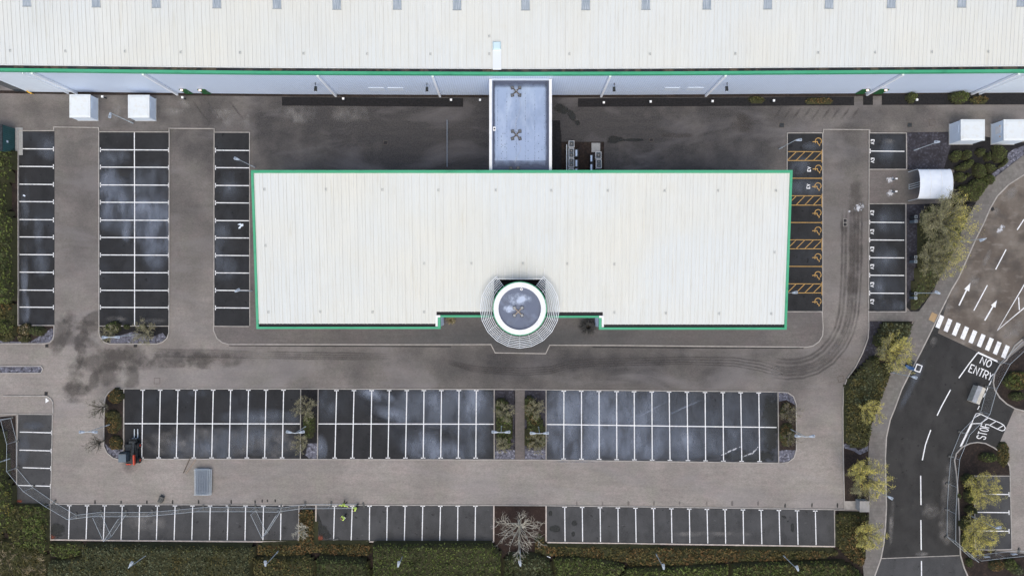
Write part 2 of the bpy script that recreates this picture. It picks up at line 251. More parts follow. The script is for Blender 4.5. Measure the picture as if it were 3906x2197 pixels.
# ------------------------------------------------------------------ mesh helpers
class MB:
    def __init__(s): s.v = []; s.f = []; s.uv = []
    def face(s, pts, uv=None):
        i = len(s.v); s.v += [tuple(p) for p in pts]; s.f.append(tuple(range(i, i + len(pts)))); s.uv.append(uv or [(0, 0)] * len(pts))
    def box(s, c, d, rz=0.0, ry=0.0, rx=0.0):
        hx, hy, hz = d[0] / 2, d[1] / 2, d[2] / 2; m = Matrix.Rotation(rz, 3, 'Z') @ Matrix.Rotation(ry, 3, 'Y') @ Matrix.Rotation(rx, 3, 'X'); c = Vector(c)
        P = [c + m @ Vector((x, y, z)) for x in (-hx, hx) for y in (-hy, hy) for z in (-hz, hz)]
        i = len(s.v); s.v += [tuple(p) for p in P]
        for q in ((0, 1, 3, 2), (4, 6, 7, 5), (0, 4, 5, 1), (2, 3, 7, 6), (0, 2, 6, 4), (1, 5, 7, 3)): s.f.append(tuple(i + k for k in q)); s.uv.append([(0, 0)] * 4)
    def prism(s, poly, z0, z1, top=None):
        n = len(poly); i = len(s.v); q = top or poly
        s.v += [(p[0], p[1], z0) for p in poly] + [(p[0], p[1], z1) for p in q]
        A = sum(poly[k][0] * poly[(k + 1) % n][1] - poly[(k + 1) % n][0] * poly[k][1] for k in range(n))
        o = list(range(n)) if A > 0 else list(range(n))[::-1]
        s.f.append(tuple(i + n + k for k in o)); s.f.append(tuple(i + k for k in o[::-1])); s.uv += [[(0, 0)] * n] * 2
        for a in range(n):
            k, l = o[a], o[(a + 1) % n]; s.f.append((i + k, i + l, i + n + l, i + n + k)); s.uv.append([(0, 0)] * 4)
    def flat(s, poly, z):
        n = len(poly); A = sum(poly[k][0] * poly[(k + 1) % n][1] - poly[(k + 1) % n][0] * poly[k][1] for k in range(n))
        s.face([(p[0], p[1], z) for p in (poly if A > 0 else poly[::-1])])
    def tube(s, pts, rads, n=5, cap=True):
        pts = [Vector(p) for p in pts]; i = len(s.v); u = None
        for k, p in enumerate(pts):
            d = (pts[min(k + 1, len(pts) - 1)] - pts[max(k - 1, 0)]).normalized()
            if u is None: u = d.orthogonal().normalized()
            u = (u - d * u.dot(d)); u = u.normalized() if u.length > 1e-6 else d.orthogonal().normalized(); v = d.cross(u)
            r = rads[k] if isinstance(rads, (list, tuple)) else rads
            for a in range(n): t_ = 2 * math.pi * a / n; s.v.append(tuple(p + (u * math.cos(t_) + v * math.sin(t_)) * r))
        for k in range(len(pts) - 1):
            for a in range(n):
                b = (a + 1) % n; s.f.append((i + k * n + a, i + k * n + b, i + (k + 1) * n + b, i + (k + 1) * n + a)); s.uv.append([(0, 0)] * 4)
        if cap:
            s.f.append(tuple(i + a for a in range(n))[::-1]); s.f.append(tuple(i + (len(pts) - 1) * n + a for a in range(n))); s.uv += [[(0, 0)] * n] * 2
    def lathe(s, prof, c=(0, 0, 0), n=12):
        i = len(s.v); c = Vector(c)
        for r, z in prof:
            for a in range(n): t_ = 2 * math.pi * a / n; s.v.append((c.x + r * math.cos(t_), c.y + r * math.sin(t_), c.z + z))
        for k in range(len(prof) - 1):
            for a in range(n):
                b = (a + 1) % n; s.f.append((i + k * n + a, i + k * n + b, i + (k + 1) * n + b, i + (k + 1) * n + a)); s.uv.append([(0, 0)] * 4)
        s.f.append(tuple(i + a for a in range(n))[::-1]); s.f.append(tuple(i + (len(prof) - 1) * n + a for a in range(n))); s.uv += [[(0, 0)] * n] * 2
    def rail(s, line, wd, z0, z1=None, closed=False):
        """mitred strip (flat if z1 is None, else a kerb with height)"""
        P = [Vector((p[0], p[1])) for p in line]; n = len(P); Lf, Rt = [], []
        for k in range(n):
            a = P[(k - 1) % n] if closed or k > 0 else None; b = P[(k + 1) % n] if closed or k < n - 1 else None
            d1 = (P[k] - a).normalized() if a is not None else None; d2 = (b - P[k]).normalized() if b is not None else None
            d = (d1 + d2).normalized() if d1 is not None and d2 is not None and (d1 + d2).length > .2 else (d1 or d2)
            nn = Vector((-d.y, d.x)); sc = 1.0
            if d1 is not None: sc = 1 / max(.5, abs(nn.dot(Vector((-d1.y, d1.x)))))
            Lf.append(P[k] + nn * wd / 2 * sc); Rt.append(P[k] - nn * wd / 2 * sc)
        for k in range(n if closed else n - 1):
            l = (k + 1) % n
            q = [Rt[k], Rt[l], Lf[l], Lf[k]]
            if z1 is None: s.face([(p.x, p.y, z0) for p in q])
            else:
                s.face([(p.x, p.y, z1) for p in q])
                s.face([(Rt[k].x, Rt[k].y, z0), (Rt[l].x, Rt[l].y, z0), (Rt[l].x, Rt[l].y, z1), (Rt[k].x, Rt[k].y, z1)])
                s.face([(Lf[l].x, Lf[l].y, z0), (Lf[k].x, Lf[k].y, z0), (Lf[k].x, Lf[k].y, z1), (Lf[l].x, Lf[l].y, z1)])
    def build(s, name, mat, parent=None, smooth=False):
        me = bpy.data.meshes.new(name); me.from_pydata(s.v, [], s.f)
        if any(any(a != (0, 0) for a in u) for u in s.uv):
            ul = me.uv_layers.new(name='UVMap'); k = 0
            for u in s.uv:
                for a in u: ul.data[k].uv = a; k += 1
        me.materials.append(mat)
        if smooth: me.polygons.foreach_set('use_smooth', [True] * len(me.polygons))
        me.update(); o = bpy.data.objects.new(name, me); COL.objects.link(o)
        if parent is not None: o.parent = parent
        return o
def tag(o, label, cat, group=None):
    o['label'] = label; o['category'] = cat
    if group: o['group'] = group
    return o
def thing(name, loc, label, cat, group=None, rz=0.0):
    e = bpy.data.objects.new(name, None); COL.objects.link(e); e.location = loc; e.rotation_euler = (0, 0, rz); e.empty_display_size = .3
    return tag(e, label, cat, group)
def struct(o, kind='structure', label=None):
    o['kind'] = kind
    if label: o['label'] = label
    return o
def copy_tree(o, parent=None):
    c = o.copy(); COL.objects.link(c)
    if parent is not None: c.parent = parent; c.matrix_parent_inverse = o.matrix_parent_inverse.copy()
    for ch in list(o.children): copy_tree(ch, c)
    return c

# ================================================================== GROUND, ROADS, PAVEMENTS
g = MB(); g.flat([(-700, -700), (700, -700), (700, 700), (-700, 700)], -.03); struct(g.build('ground', M['grass']))
g = MB(); g.flat(WP('s', [(-250, 270), (3500, 250), (4300, 250), (4300, 2300), (3330, 2300), (3290, 2075), (190, 2062), (190, 1915), (-250, 1930)]), -.012); YARD = struct(g.build('paved_yard', M['paver']))

def sheet(name, f, pts, z, mat, parent=None, kind='structure'):
    b = MB(); b.flat(WP(f, pts), z); o = b.build(name, mat, parent)
    if parent is None: struct(o, kind)
    return o
# main road
kerbL = [('s', 3960, 610)] + [('F', *p) for p in [(2576, 430), (2420, 530), (2310, 640), (2240, 760), (2180, 900), (2100, 1060), (2020, 1240), (1930, 1443)]] + \
        [('G', *p) for p in [(1860, 270), (1760, 470), (1660, 680), (1560, 880), (1460, 1070), (1370, 1250), (1300, 1443)]] + \
        [('H', *p) for p in [(1185, 0), (1150, 160), (1140, 350), (1145, 600), (1150, 800), (1140, 1000), (1125, 1150), (1100, 1280), (1040, 1449), (1015, 1530)]]
KL = [W(*p).to_2d() for p in kerbL]
kerbR_low = [('H', 1950, 1530), ('H', 1905, 1449), ('H', 1870, 1370), ('H', 1835, 1250), ('H', 1830, 1100), ('H', 1815, 700), ('H', 1800, 520), ('H', 1785, 400)]
island2 = [('O', 345, 1430), ('O', 325, 1290), ('O', 350, 1190), ('O', 430, 1100), ('O', 540, 1050), ('O', 640, 1035), ('O', 750, 1050), ('O', 870, 1110), ('O', 990, 1200), ('O', 1060, 1320), ('H', 2290, 430), ('H', 2298, 520)]
i2 = [W(*p).to_2d() for p in island2]; krl = [W(*p).to_2d() for p in kerbR_low]
island1 = [('G', 2700, 640), ('G', 2480, 820), ('G', 2400, 960), ('G', 2330, 1015), ('G', 2285, 1090), ('G', 2270, 1180), ('O', 880, 310), ('O', 950, 420), ('O', 1050, 510), ('O', 1160, 570), ('O', 1290, 605), ('O', 1420, 640)]
i1 = [W(*p).to_2d() for p in island1]
b = MB(); b.flat([*KL[9:], krl[0], *krl[1:], *i2[:4], W('O', 640, 1035).to_2d(), W('O', 870, 1110).to_2d(), W('O', 915, 1130).to_2d(), W('O', 1160, 570).to_2d(), W('O', 1050, 510).to_2d(), W('O', 880, 310).to_2d(), W('G', 2270, 1180).to_2d(), W('G', 2285, 1090).to_2d(), W('G', 2340, 985).to_2d(), W('G', 2120, 880).to_2d(), W('G', 1730, 695).to_2d()], .006)
ROAD = struct(b.build('road', M['asphalt_road']))
b = MB(); b.flat([*KL[:12], W('G', 1660, 680).to_2d(), W('G', 1730, 690).to_2d(), W('G', 2120, 878).to_2d(), W('G', 2345, 985).to_2d(), W('G', 2400, 960).to_2d(), W('G', 2480, 820).to_2d(), W('G', 2700, 640).to_2d(), W('G', 3100, 300).to_2d(), W('s', 4300, 600).to_2d()], .004)
ROAD2 = struct(b.build('road_worn_surface', M['asphalt_worn']))
b = MB(); b.flat([KL[-2], KL[-1], W('H', 1950, 1530).to_2d(), W('H', 1905, 1449).to_2d(), W('H', 1870, 1370).to_2d(), W('H', 1835, 1255).to_2d(), W('H', 1100, 1280).to_2d()], .010)
struct(b.build('road_lower_surface', M['asphalt_grey']))
b = MB(); b.rail(WP('H', [(960, 1295), (1100, 1284), (1400, 1272), (1830, 1256)]), .10, .013); struct(b.build('road_joint', M['kerb']))
# pavement beside the road
PI = [('Q', 1700, 400), ('Q', 1474, 580), ('Q', 1000, 950), ('Q', 870, 1090), ('Q', 720, 1320), ('F', 1990, 900), ('F', 1880, 1150), ('G', 1740, 120), ('G', 1690, 270), ('G', 1600, 400), ('G', 1540, 482), ('G', 1055, 490), ('G', 1055, 576), ('G', 1500, 580), ('G', 1480, 610), ('G', 1420, 760),
      ('G', 1290, 1000), ('G', 1200, 1210), ('G', 1130, 1430), ('H', 1010, 50), ('H', 990, 180), ('H', 980, 400), ('H', 990, 750), ('H', 985, 950), ('H', 965, 1100), ('H', 955, 1290), ('H', 930, 1340), ('H', 950, 1530)]
b = MB(); b.flat([W(*p).to_2d() for p in PI] + KL[::-1], .10); struct(b.build('pavement', M['pavement']))
b = MB(); b.rail(KL, .16, 0, .115); b.rail(krl[:-1] + i2, .16, 0, .115); b.rail(i1, .16, 0, .115); struct(b.build('road_kerb', M['kerb']))
b = MB(); b.rail([k + Vector((.55, .0)) for k in KL[2:16]], .75, .011)
# footway round the office
FW = [('s', 815, 1243), ('s', 816, 1262), ('I', 2000, 700), ('I', 2050, 740), ('I', 2110, 757), ('M', 0, 1012), ('M', 878, 1010), ('M', 930, 1112), ('M', 1550, 1122), ('M', 1600, 1018), ('M', 2576, 1022), ('G', 0, 830), ('G', 440, 833), ('G', 500, 822), ('G', 560, 780), ('G', 595, 720), ('G', 600, 640), ('G', 590, 482)]
fw = [W(*p).to_2d() for p in FW]
b = MB(); b.flat(fw + [W('G', 250, 480).to_2d(), W('s', 2990, 660).to_2d(), W('s', 952, 660).to_2d(), W('s', 952, 1243).to_2d()], .09); struct(b.build('footway', M['footway']))
b = MB(); b.rail(fw, .13, 0, .105); struct(b.build('footway_kerb', M['kerb']))
b = MB(); b.rail(WP('s', [(873, 1318), (1320, 1320), (1720, 1322)]), .12, .006); b.rail(WP('s', [(2260, 1324), (2700, 1327), (3065, 1328)]), .12, .006); struct(b.build('drain_channel', M['black'], YARD)); 

# ------------------------------------------------------------------ parking areas
def bays(name, f, poly, mat, z=.005): return sheet(name, f, poly, z, mat)
PK = {}
PK['a'] = bays('parking_bays', 's', [(73, 502), (208, 502), (208, 1240), (73, 1240)], M['asphalt_dark'])
PK['b'] = bays('parking_bays', 's', [(380, 504), (645, 504), (645, 1242), (380, 1242)], M['asphalt_dark'])
PK['c'] = bays('parking_bays', 's', [(819, 507), (952, 507), (952, 1243), (819, 1243)], M['asphalt_dark'], .098)
PK['d'] = bays('parking_bays', 's', [(3003, 511), (3135, 511), (3135, 1187), (3003, 1187)], M['asphalt_dark'], .098)
PK['e'] = bays('parking_bays', 's', [(3316, 508), (3455, 508), (3455, 646), (3316, 646)], M['asphalt_dark'])
PK['f'] = bays('parking_bays', 's', [(3315, 779), (3453, 779), (3453, 1187), (3315, 1187)], M['asphalt_dark'])
PK['g'] = bays('parking_bays', 's', [(475, 1484), (1147, 1484), (1147, 1748), (475, 1748)], M['asphalt_dark'])
PK['h'] = bays('parking_bays', 's', [(1213, 1484), (1884, 1486), (1884, 1750), (1213, 1750)], M['asphalt_dark'])
M['asphalt_mid'] = asph('silted asphalt', (.038, .040, .045), (.095, .105, .125), .7, .9)
PK['i'] = bays('parking_bays', 's', [(2084, 1488), (2966, 1496), (2969, 1763), (2084, 1752)], M['asphalt_mid'])
PK['j'] = bays('parking_bays', 's', [(193, 1923), (1140, 1927), (1138, 2062), (193, 2055)], M['asphalt_grey'])
PK['k'] = bays('parking_bays', 's', [(1205, 1927), (1883, 1928), (1883, 2063), (1205, 2062)], M['asphalt_grey'])
PK['l'] = bays('parking_bays', 's', [(2083, 1929), (3180, 1942), (3183, 2080), (2083, 2066)], M['asphalt_grey'])
PK['m'] = bays('parking_bays', 'Rr', [(265, 75), (765, 75), (738, 1370), (238, 1370)], M['asphalt_grey'])
PK['n'] = bays('parking_bays', 'H', [(1965, 522), (2292, 522), (2308, 1195), (1975, 1200)], M['asphalt_grey'])
# edging kerbs round the bays (each a real upstand)
def kerb(name, f, lines, wd=.12, z1=.06, mat='kerb', z0=0):
    b = MB()
    for l in lines: b.rail(WP(f, l), wd, z0, z1)
    return struct(b.build(name, M[mat]))
kerb('bay_kerb', 's', [[(70.5, 1241), (70.5, 500), (207, 499.5), (207, 486), (377, 488), (379, 504), (645, 505), (646, 491), (818, 492), (818, 506), (953, 506.5), (954, 1243)],
                       [(378, 504), (379, 1242)], [(647, 492), (646, 1242)], [(818, 506), (817, 1243)], [(70, 1241), (207, 1241.5)], [(380, 1243), (645, 1243.5)], [(816, 1244), (951, 1245)],
                       [(3001, 650), (3002, 509), (3139, 508.5), (3140, 495), (3316, 496), (3317, 508.5), (3456, 509), (3457, 647)], [(3137, 509), (3137, 1187)], [(3000, 1188.5), (3135, 1188.5)],
                       [(3314, 496), (3312, 1180)], [(3314, 647), (3456, 647)], [(3314, 778), (3454, 777.5), (3454, 1189), (3314, 1189)]], .11, .13)
kerb('bay_kerb', 's', [[(475, 1482), (1147, 1483), (1214, 1483), (1885, 1484.5), (2082, 1486), (2968, 1494)], [(473, 1484), (471, 1750)], [(1147.5, 1484), (1146, 1750)], [(1214, 1484), (1211, 1750)], [(1885, 1485), (1885, 1752)], [(2083, 1486), (2083, 1753)], [(2967, 1494), (2970, 1765)],
                       [(470, 1750), (1147, 1750.5), (1211, 1751), (1885, 1752.5), (2083, 1753.5), (2500, 1759), (2970, 1765.5)],
                       [(213, 1921.5), (1140, 1925), (1205, 1925), (1884, 1926), (2083, 1927), (2600, 1933.5), (3182, 1942)], [(1141, 1926), (1138, 2064)], [(3182, 1944), (3184, 2083)], [(192, 1921), (193, 2058)]], .12, .07)
kerb('planting_kerb', 's', [[(193, 2057), (470, 2060), (1138, 2065.5)], [(1206, 1926), (1204.5, 2064), (1883, 2065)], [(1883, 2064), (1884, 1927)], [(2083, 1928), (2083, 2062)], [(2088, 2067), (2600, 2074), (3184, 2082.5)]], .17, .10, 'kerb_pale')
kerb('bay_kerb', 'Rr', [[(0, 73), (262, 72), (768, 76)], [(262, 75), (250, 640), (240, 1365)], [(766, 80), (755, 700), (738, 1368)]], .12, .07)
kerb('bay_kerb', 'H', [[(1962, 519), (2296, 520), (2302, 800), (2312, 1197), (2100, 1203), (1975, 1198)], [(1968, 720), (1972, 1190)]], .12, .07)
kerb('island_kerb', 'I', [[(0, 750), (420, 750), (460, 740), (490, 710), (500, 665), (502, 582), (170, 581)], [(915, 585), (915, 640), (925, 690), (960, 735), (1010, 752), (1450, 752), (1500, 735), (1540, 700), (1558, 650), (1558, 585)],
                          [(1145, 1165), (1060, 1167), (1005, 1195), (975, 1240), (965, 1300), (962, 1449)], [(0, 957), (380, 957), (398, 985), (380, 1020), (0, 1022)], [(30, 1232), (430, 1232), (470, 1255), (490, 1290), (492, 1395)]], .13, .11)
kerb('island_kerb', 's', [[(398, 1597), (397, 1700), (410, 1727), (432, 1745), (452, 1751), (471, 1751)], [(2968, 1494), (3005, 1497), (3026, 1512), (3036, 1540), (3037, 1600), (3037, 1715), (3028, 1745), (3005, 1762), (2980, 1765)],
                          [(3312, 1185), (3313, 1250), (3310, 1290), (3290, 1345), (3262, 1400), (3230, 1445), (3217, 1480), (3214, 1560), (3215, 1700), (3220, 1942), (3182, 1943)]], .13, .11)
kerb('path_edging', 's', [[(1926, 1488), (1926, 1750)], [(1962, 1490), (1962, 1752)]], .05, .03)
# the little path between the two central beds, the cycle bay, the pad
sheet('path', 's', [(1965, 1486), (2001.5, 1486), (2000, 1752), (1965, 1752)], .09, M['footway'])
sheet('tactile_paving', 'G', [(1668, 490), (1722, 515), (1690, 592), (1634, 565)], .104, M['tan'])
sheet('tactile_paving', 'G', [(2500, 890), (2520, 930), (2470, 990), (2435, 960)], .02, M['tan'])
sheet('cycle_bay', 's', [(3317, 648), (3640, 648), (3590, 776), (3317, 776)], .012, M['footway'])
# gravel and mulch beds
def bed(name, f, pts, mat, z=.03): 
    return sheet(name, f, pts, z, M[mat], None, 'structure')
bed('planting_bed', 'B', [(195, 957), (1975, 968), (1975, 1053), (195, 1040)], 'soil_black')
bed('planting_bed', 'C', [(527, 970), (2576, 958), (2576, 1042), (527, 1053)], 'soil_black')
bed('planting_bed', 'D', [(230, 955), (905, 952), (905, 1038), (230, 1042)], 'soil_black', .026)
bed('planting_bed', 'D', [(995, 945), (1090, 943), (1090, 1034), (995, 1035)], 'soil_black')
bed('planting_bed', 'D', [(1178, 930), (2700, 920), (2700, 1030), (1178, 1034)], 'soil_black')
bed('wall_gravel', 's', [(-60, 345), (400, 352), (1400, 360), (1860, 362), (1860, 372), (1400, 371), (400, 363), (-60, 356)], 'soil', .02)
bed('wall_gravel', 's', [(2100, 362), (3000, 358), (3950, 350), (3950, 362), (3000, 370), (2100, 373)], 'soil', .02)
bed('planting_bed', 's', [(3457, 506), (3640, 504), (3906, 545), (4100, 500), (4100, 560), (3906, 590), (3791, 680), (3760, 715), (3722, 770), (3640, 790), (3590, 776), (3640, 700), (3640, 648), (3457, 648)], 'soil_black')
bed('slate_gravel', 's', [(3458, 506), (3630, 505), (3625, 560), (3600, 645), (3458, 646)], 'slate_dark', .036)
bed('slate_gravel', 'Q', [(1474, 440), (1300, 500), (1220, 560), (1190, 720), (960, 890), (1000, 945), (1474, 575)], 'slate', .04)
bed('planting_bed', 's', [(3456, 780), (3722, 772), (3700, 830), (3640, 960), (3590, 1060), (3560, 1105), (3527, 1155), (3500, 1190), (3475, 1190), (3456, 1170)], 'soil_black')
bed('slate_gravel', 's', [(3457, 781), (3530, 781), (3500, 930), (3480, 1130), (3458, 1160)], 'slate_dark', .036)
bed('planting_bed', 's', [(3316, 1226), (3480, 1226), (3456, 1300), (3406, 1390), (3372, 1470), (3344, 1560), (3322, 1640), (3312, 1760), (3313, 1910), (3222, 1910), (3216, 1700), (3216, 1480), (3235, 1440), (3280, 1370), (3310, 1290)], 'soil')
bed('slate_gravel', 'X', [(900, 215), (1140, 215), (1010, 520), (960, 620), (1080, 760), (960, 900), (820, 1010), (640, 1110), (780, 760), (870, 480)], 'slate_dark', .036)
bed('slate_gravel', 'H', [(758, 225), (820, 215), (890, 285), (985, 240), (980, 290), (905, 325), (850, 290), (758, 260)], 'slate', .036)
sheet('concrete_pad', 'H', [(768, 752), (905, 752), (905, 835), (768, 830)], .05, M['kerb'])
bed('planting_bed', 's', [(-120, 495), (70, 580), (70, 1243), (205, 1243), (205, 1285), (190, 1308), (-120, 1308)], 'soil')
bed('slate_gravel', 'V', [(0, 475), (300, 500), (560, 500), (760, 380), (960, 250), (985, 300), (985, 440), (900, 525), (0, 525)], 'slate', .036)
bed('planting_bed', 'I', [(918, 588), (1555, 588), (1550, 650), (1535, 695), (1495, 735), (1450, 748), (1010, 748), (960, 730), (925, 680)], 'soil_black')
bed('slate_gravel', 'I', [(1020, 700), (1230, 640), (1400, 690), (1500, 650), (1530, 690), (1490, 735), (1450, 746), (1010, 746)], 'slate', .036)
bed('planting_bed', 'I', [(0, 960), (375, 960), (392, 985), (375, 1018), (0, 1018)], 'slate')
bed('planting_bed', 's', [(472, 1484), (441, 1485), (416, 1497), (405, 1515), (400, 1540), (399, 1700), (412, 1726), (434, 1743), (453, 1749), (471, 1749)], 'soil')
bed('slate_gravel', 's', [(400, 1690), (425, 1712), (470, 1715), (470, 1748), (453, 1748), (434, 1742), (412, 1725)], 'slate', .036)
bed('planting_bed', 's', [(1148, 1485), (1213, 1485), (1210, 1749), (1147, 1749)], 'soil_black')
bed('slate_gravel', 's', [(1175, 1690), (1210, 1690), (1210, 1748), (1180, 1748), (1165, 1735)], 'slate', .036)
bed('planting_bed', 's', [(1886, 1487), (1965, 1487), (1965, 1751), (1886, 1751)], 'slate_dark')
bed('planting_bed', 's', [(2001, 1488), (2082, 1488), (2082, 1752), (2001, 1752)], 'slate_dark')
bed('slate_gravel', 's', [(1887, 1722), (1930, 1715), (1964, 1715), (1964, 1750), (1887, 1750)], 'slate', .036)
bed('slate_gravel', 's', [(2002, 1712), (2040, 1718), (2081, 1712), (2081, 1751), (2002, 1751)], 'slate', .036)
bed('planting_bed', 's', [(2970, 1496), (3003, 1499), (3024, 1514), (3034, 1541), (3035, 1714), (3026, 1743), (3004, 1760), (2972, 1764)], 'soil')
bed('slate_gravel', 's', [(2970, 1496), (3003, 1499), (3024, 1514), (3034, 1545), (3000, 1525), (2972, 1530)], 'slate', .036)
bed('slate_gravel', 's', [(2972, 1718), (3000, 1715), (3034, 1716), (3026, 1743), (3004, 1760), (2972, 1763)], 'slate', .036)
bed('planting_bed', 's', [(1885, 1928), (2082, 1929), (2083, 2068), (3184, 2084), (3186, 1946), (3315, 1950), (3312, 2000), (3300, 2160), (3300, 2400), (-120, 2400), (-120, 1600), (60, 1585), (62, 1920), (192, 1922), (193, 2059), (1140, 2067), (1142, 1928), (1203, 1928), (1203, 2066), (1884, 2067)], 'soil')
M['soil_red'] = surf('red brown leaf mulch', (.036, .022, .017), [((.08, .052, .04), .6, 4, 5, (1, 1, 1), .5, .7), ((.015, .010, .010), .5, .9, 3)], .95, bump=.8, bscale=8)
bed('planting_bed', 's', [(1886, 1929), (2081, 1930), (2081, 2066), (2055, 2100), (1940, 2110), (1886, 2075)], 'soil_red', .04)
b = MB(); b.flat([*i1[2:], W('O', 1420, 0).to_2d(), W('G', 2700, 1000).to_2d(), W('G', 2600, 800).to_2d()], .06); struct(b.build('planting_bed', M['soil']))
b = MB(); b.flat([*i2, W('H', 1965, 522).to_2d(), W('H', 1975, 1200).to_2d(), W('H', 2427, 1240).to_2d(), W('H', 2700, 1240).to_2d(), W('H', 2700, 1600).to_2d(), W('H', 1960, 1560).to_2d(), *krl[1:]], .06); struct(b.build('planting_bed', M['soil']))
bed('gravel_bed', 'N', [(1020, 985), (1610, 985), (1610, 1600), (1020, 1600)], 'soil', .02)
bed('planting_bed', 'N', [(880, 690), (1000, 690), (1005, 790), (1020, 900), (1020, 1600), (880, 1600)], 'soil_black', .03)  # near-black ground strip along the east wall of the link

# ------------------------------------------------------------------ painted markings, each a child of the surface it lies on
def mark(parent, name, f, lines, wd, z, mat='white'):
    b = MB()
    for l in lines: b.rail(WP(f, l), wd, z)
    return b.build(name, M[mat], parent)
LW = .125
def hrow(par, ys, x0, x1, tee, z, f='s', mid=None):
    """horizontal bay lines; tee: sides carrying a T end"""
    for y in ys:
        L_ = [[(x0, y - .5), (x1, y + .5)]]
        if 'l' in tee: L_.append([(x0 + 2, y - 9), (x0 + 2, y + 8)])
        if 'r' in tee: L_.append([(x1 - 2, y - 8), (x1 - 2, y + 9)])
        mark(par, 'bay_line', f, L_, LW, z)
hrow(PK['a'], [568.7, 635.9, 703.8, 769.8, 838.5, 904.5, 971.7, 1038.6, 1106.8, 1171.8], 74, 206, 'r', .010)
for y in [572.6, 638.6, 706.5, 772.5, 840.5, 906.5, 973.2, 1040, 1107.7, 1172.7]: hrow(PK['b'], [y], 381, 645, 'lr', .010)
mark(PK['b'], 'centre_line', 's', [[(512.5, 505), (513.5, 800), (513.5, 1241)]], LW, .0125)
hrow(PK['c'], [575, 641, 708.8, 774.8, 842.4, 908, 975, 1041.4, 1108, 1174.3], 821, 951, 'l', .103)
hrow(PK['e'], [577.6], 3317, 3450, 'l', .010)
hrow(PK['f'], [848.6, 916, 983.5, 1050.5, 1118.5], 3315, 3449, 'l', .010)
def vrow(par, tb, y0, y1, tee, z):
    for a, c in tb:
        ya, yb = y0(a), y1(c); L_ = [[(a, ya), (c, yb)]]
        if 't' in tee: L_.append([(a - 9, ya + 1.5), (a + 8, ya + 1.5)])
        if 'b' in tee: L_.append([(c - 9, yb - 1.5), (c + 8, yb - 1.5)])
        mark(par, 'bay_line', 's', L_, LW, z)
vrow(PK['g'], list(zip([545, 611.6, 679, 746.6, 813.7, 880, 948, 1015, 1082], [541, 606, 672.5, 740, 807.5, 873.7, 942, 1009.5, 1076.6])), lambda x: 1486, lambda x: 1747, 'tb', .010)
mark(PK['g'], 'centre_line', 's', [[(475, 1615), (1147, 1616)]], LW, .0125)
vrow(PK['h'], list(zip([1284, 1350.5, 1418, 1485, 1552, 1617.5, 1684, 1751, 1817], [1277.4, 1344.5, 1413.7, 1480, 1547, 1614.5, 1681, 1748, 1815])), lambda x: 1487.5, lambda x: 1747.5, 'tb', .010)
mark(PK['h'], 'centre_line', 's', [[(1215, 1616), (1884, 1617)]], LW, .0125)
vrow(PK['i'], list(zip([2151, 2218, 2285, 2352, 2419, 2486.5, 2552.5, 2620.5, 2689.5, 2757.5, 2825.5, 2894.5], [2150.3, 2218.2, 2285.7, 2352.8, 2420.3, 2487.8, 2555.7, 2624.4, 2691.5, 2759.8, 2829.4, 2897.7])),
     lambda x: 1489 + (x - 2084) * .0095, lambda x: 1750 + (x - 2084) * .0135, 'tb', .010)
mark(PK['i'], 'centre_line', 's', [[(2085, 1618), (2520, 1624), (2962, 1629.5)]], LW, .0125)
vrow(PK['j'], list(zip([265, 332.5, 399.6, 466.7, 532.5, 600.4, 668, 735, 802, 870.4, 937, 1005, 1072], [261.7, 328.4, 394.6, 461.7, 529.2, 596.7, 664.2, 731.7, 799.2, 867, 934.6, 1003, 1070])), lambda x: 1925.5 + x * .002, lambda x: 2055 + x * .005, 't', .010)
vrow(PK['k'], list(zip([1276, 1343.7, 1410, 1477.4, 1545.3, 1612.8, 1680.3, 1746.6, 1813.7], [1272.5, 1339.5, 1408.7, 1475.4, 1542.4, 1610, 1677.4, 1745.3, 1812])), lambda x: 1928, lambda x: 2060.5, 't', .010)
vrow(PK['l'], list(zip([2154, 2221, 2289, 2357.3, 2424.4, 2492.7, 2561, 2629.4, 2696.9, 2765.2, 2834.4, 2903, 2971.5, 3040.7, 3110], [2155.3, 2222.4, 2290.7, 2358.6, 2426.5, 2494.8, 2563.1, 2631.4, 2699.8, 2768, 2836.4, 2906, 2975, 3044, 3113])),
     lambda x: 1931.5 + (x - 2154) * .0155, lambda x: 2063.5 + (x - 2154) * .0148, 't', .010)
for y in (335, 597, 852, 1110):
    x0 = {335: 287, 597: 282, 852: 330, 1110: 262}[y]; x1 = 757 - (y - 335) * .023
    mark(PK['m'], 'bay_line', 'Rr', [[(x0, y - 4), (x1, y + 8)], [(x1 - 6, y - 24), (x1 - 6, y + 40)]], LW, .010)
for y in (690, 858, 1030): mark(PK['n'], 'bay_line', 'H', [[(1970, y - 2), (2288, y + 1)], [(2287, y - 20), (2289, y + 22)]], LW, .010)
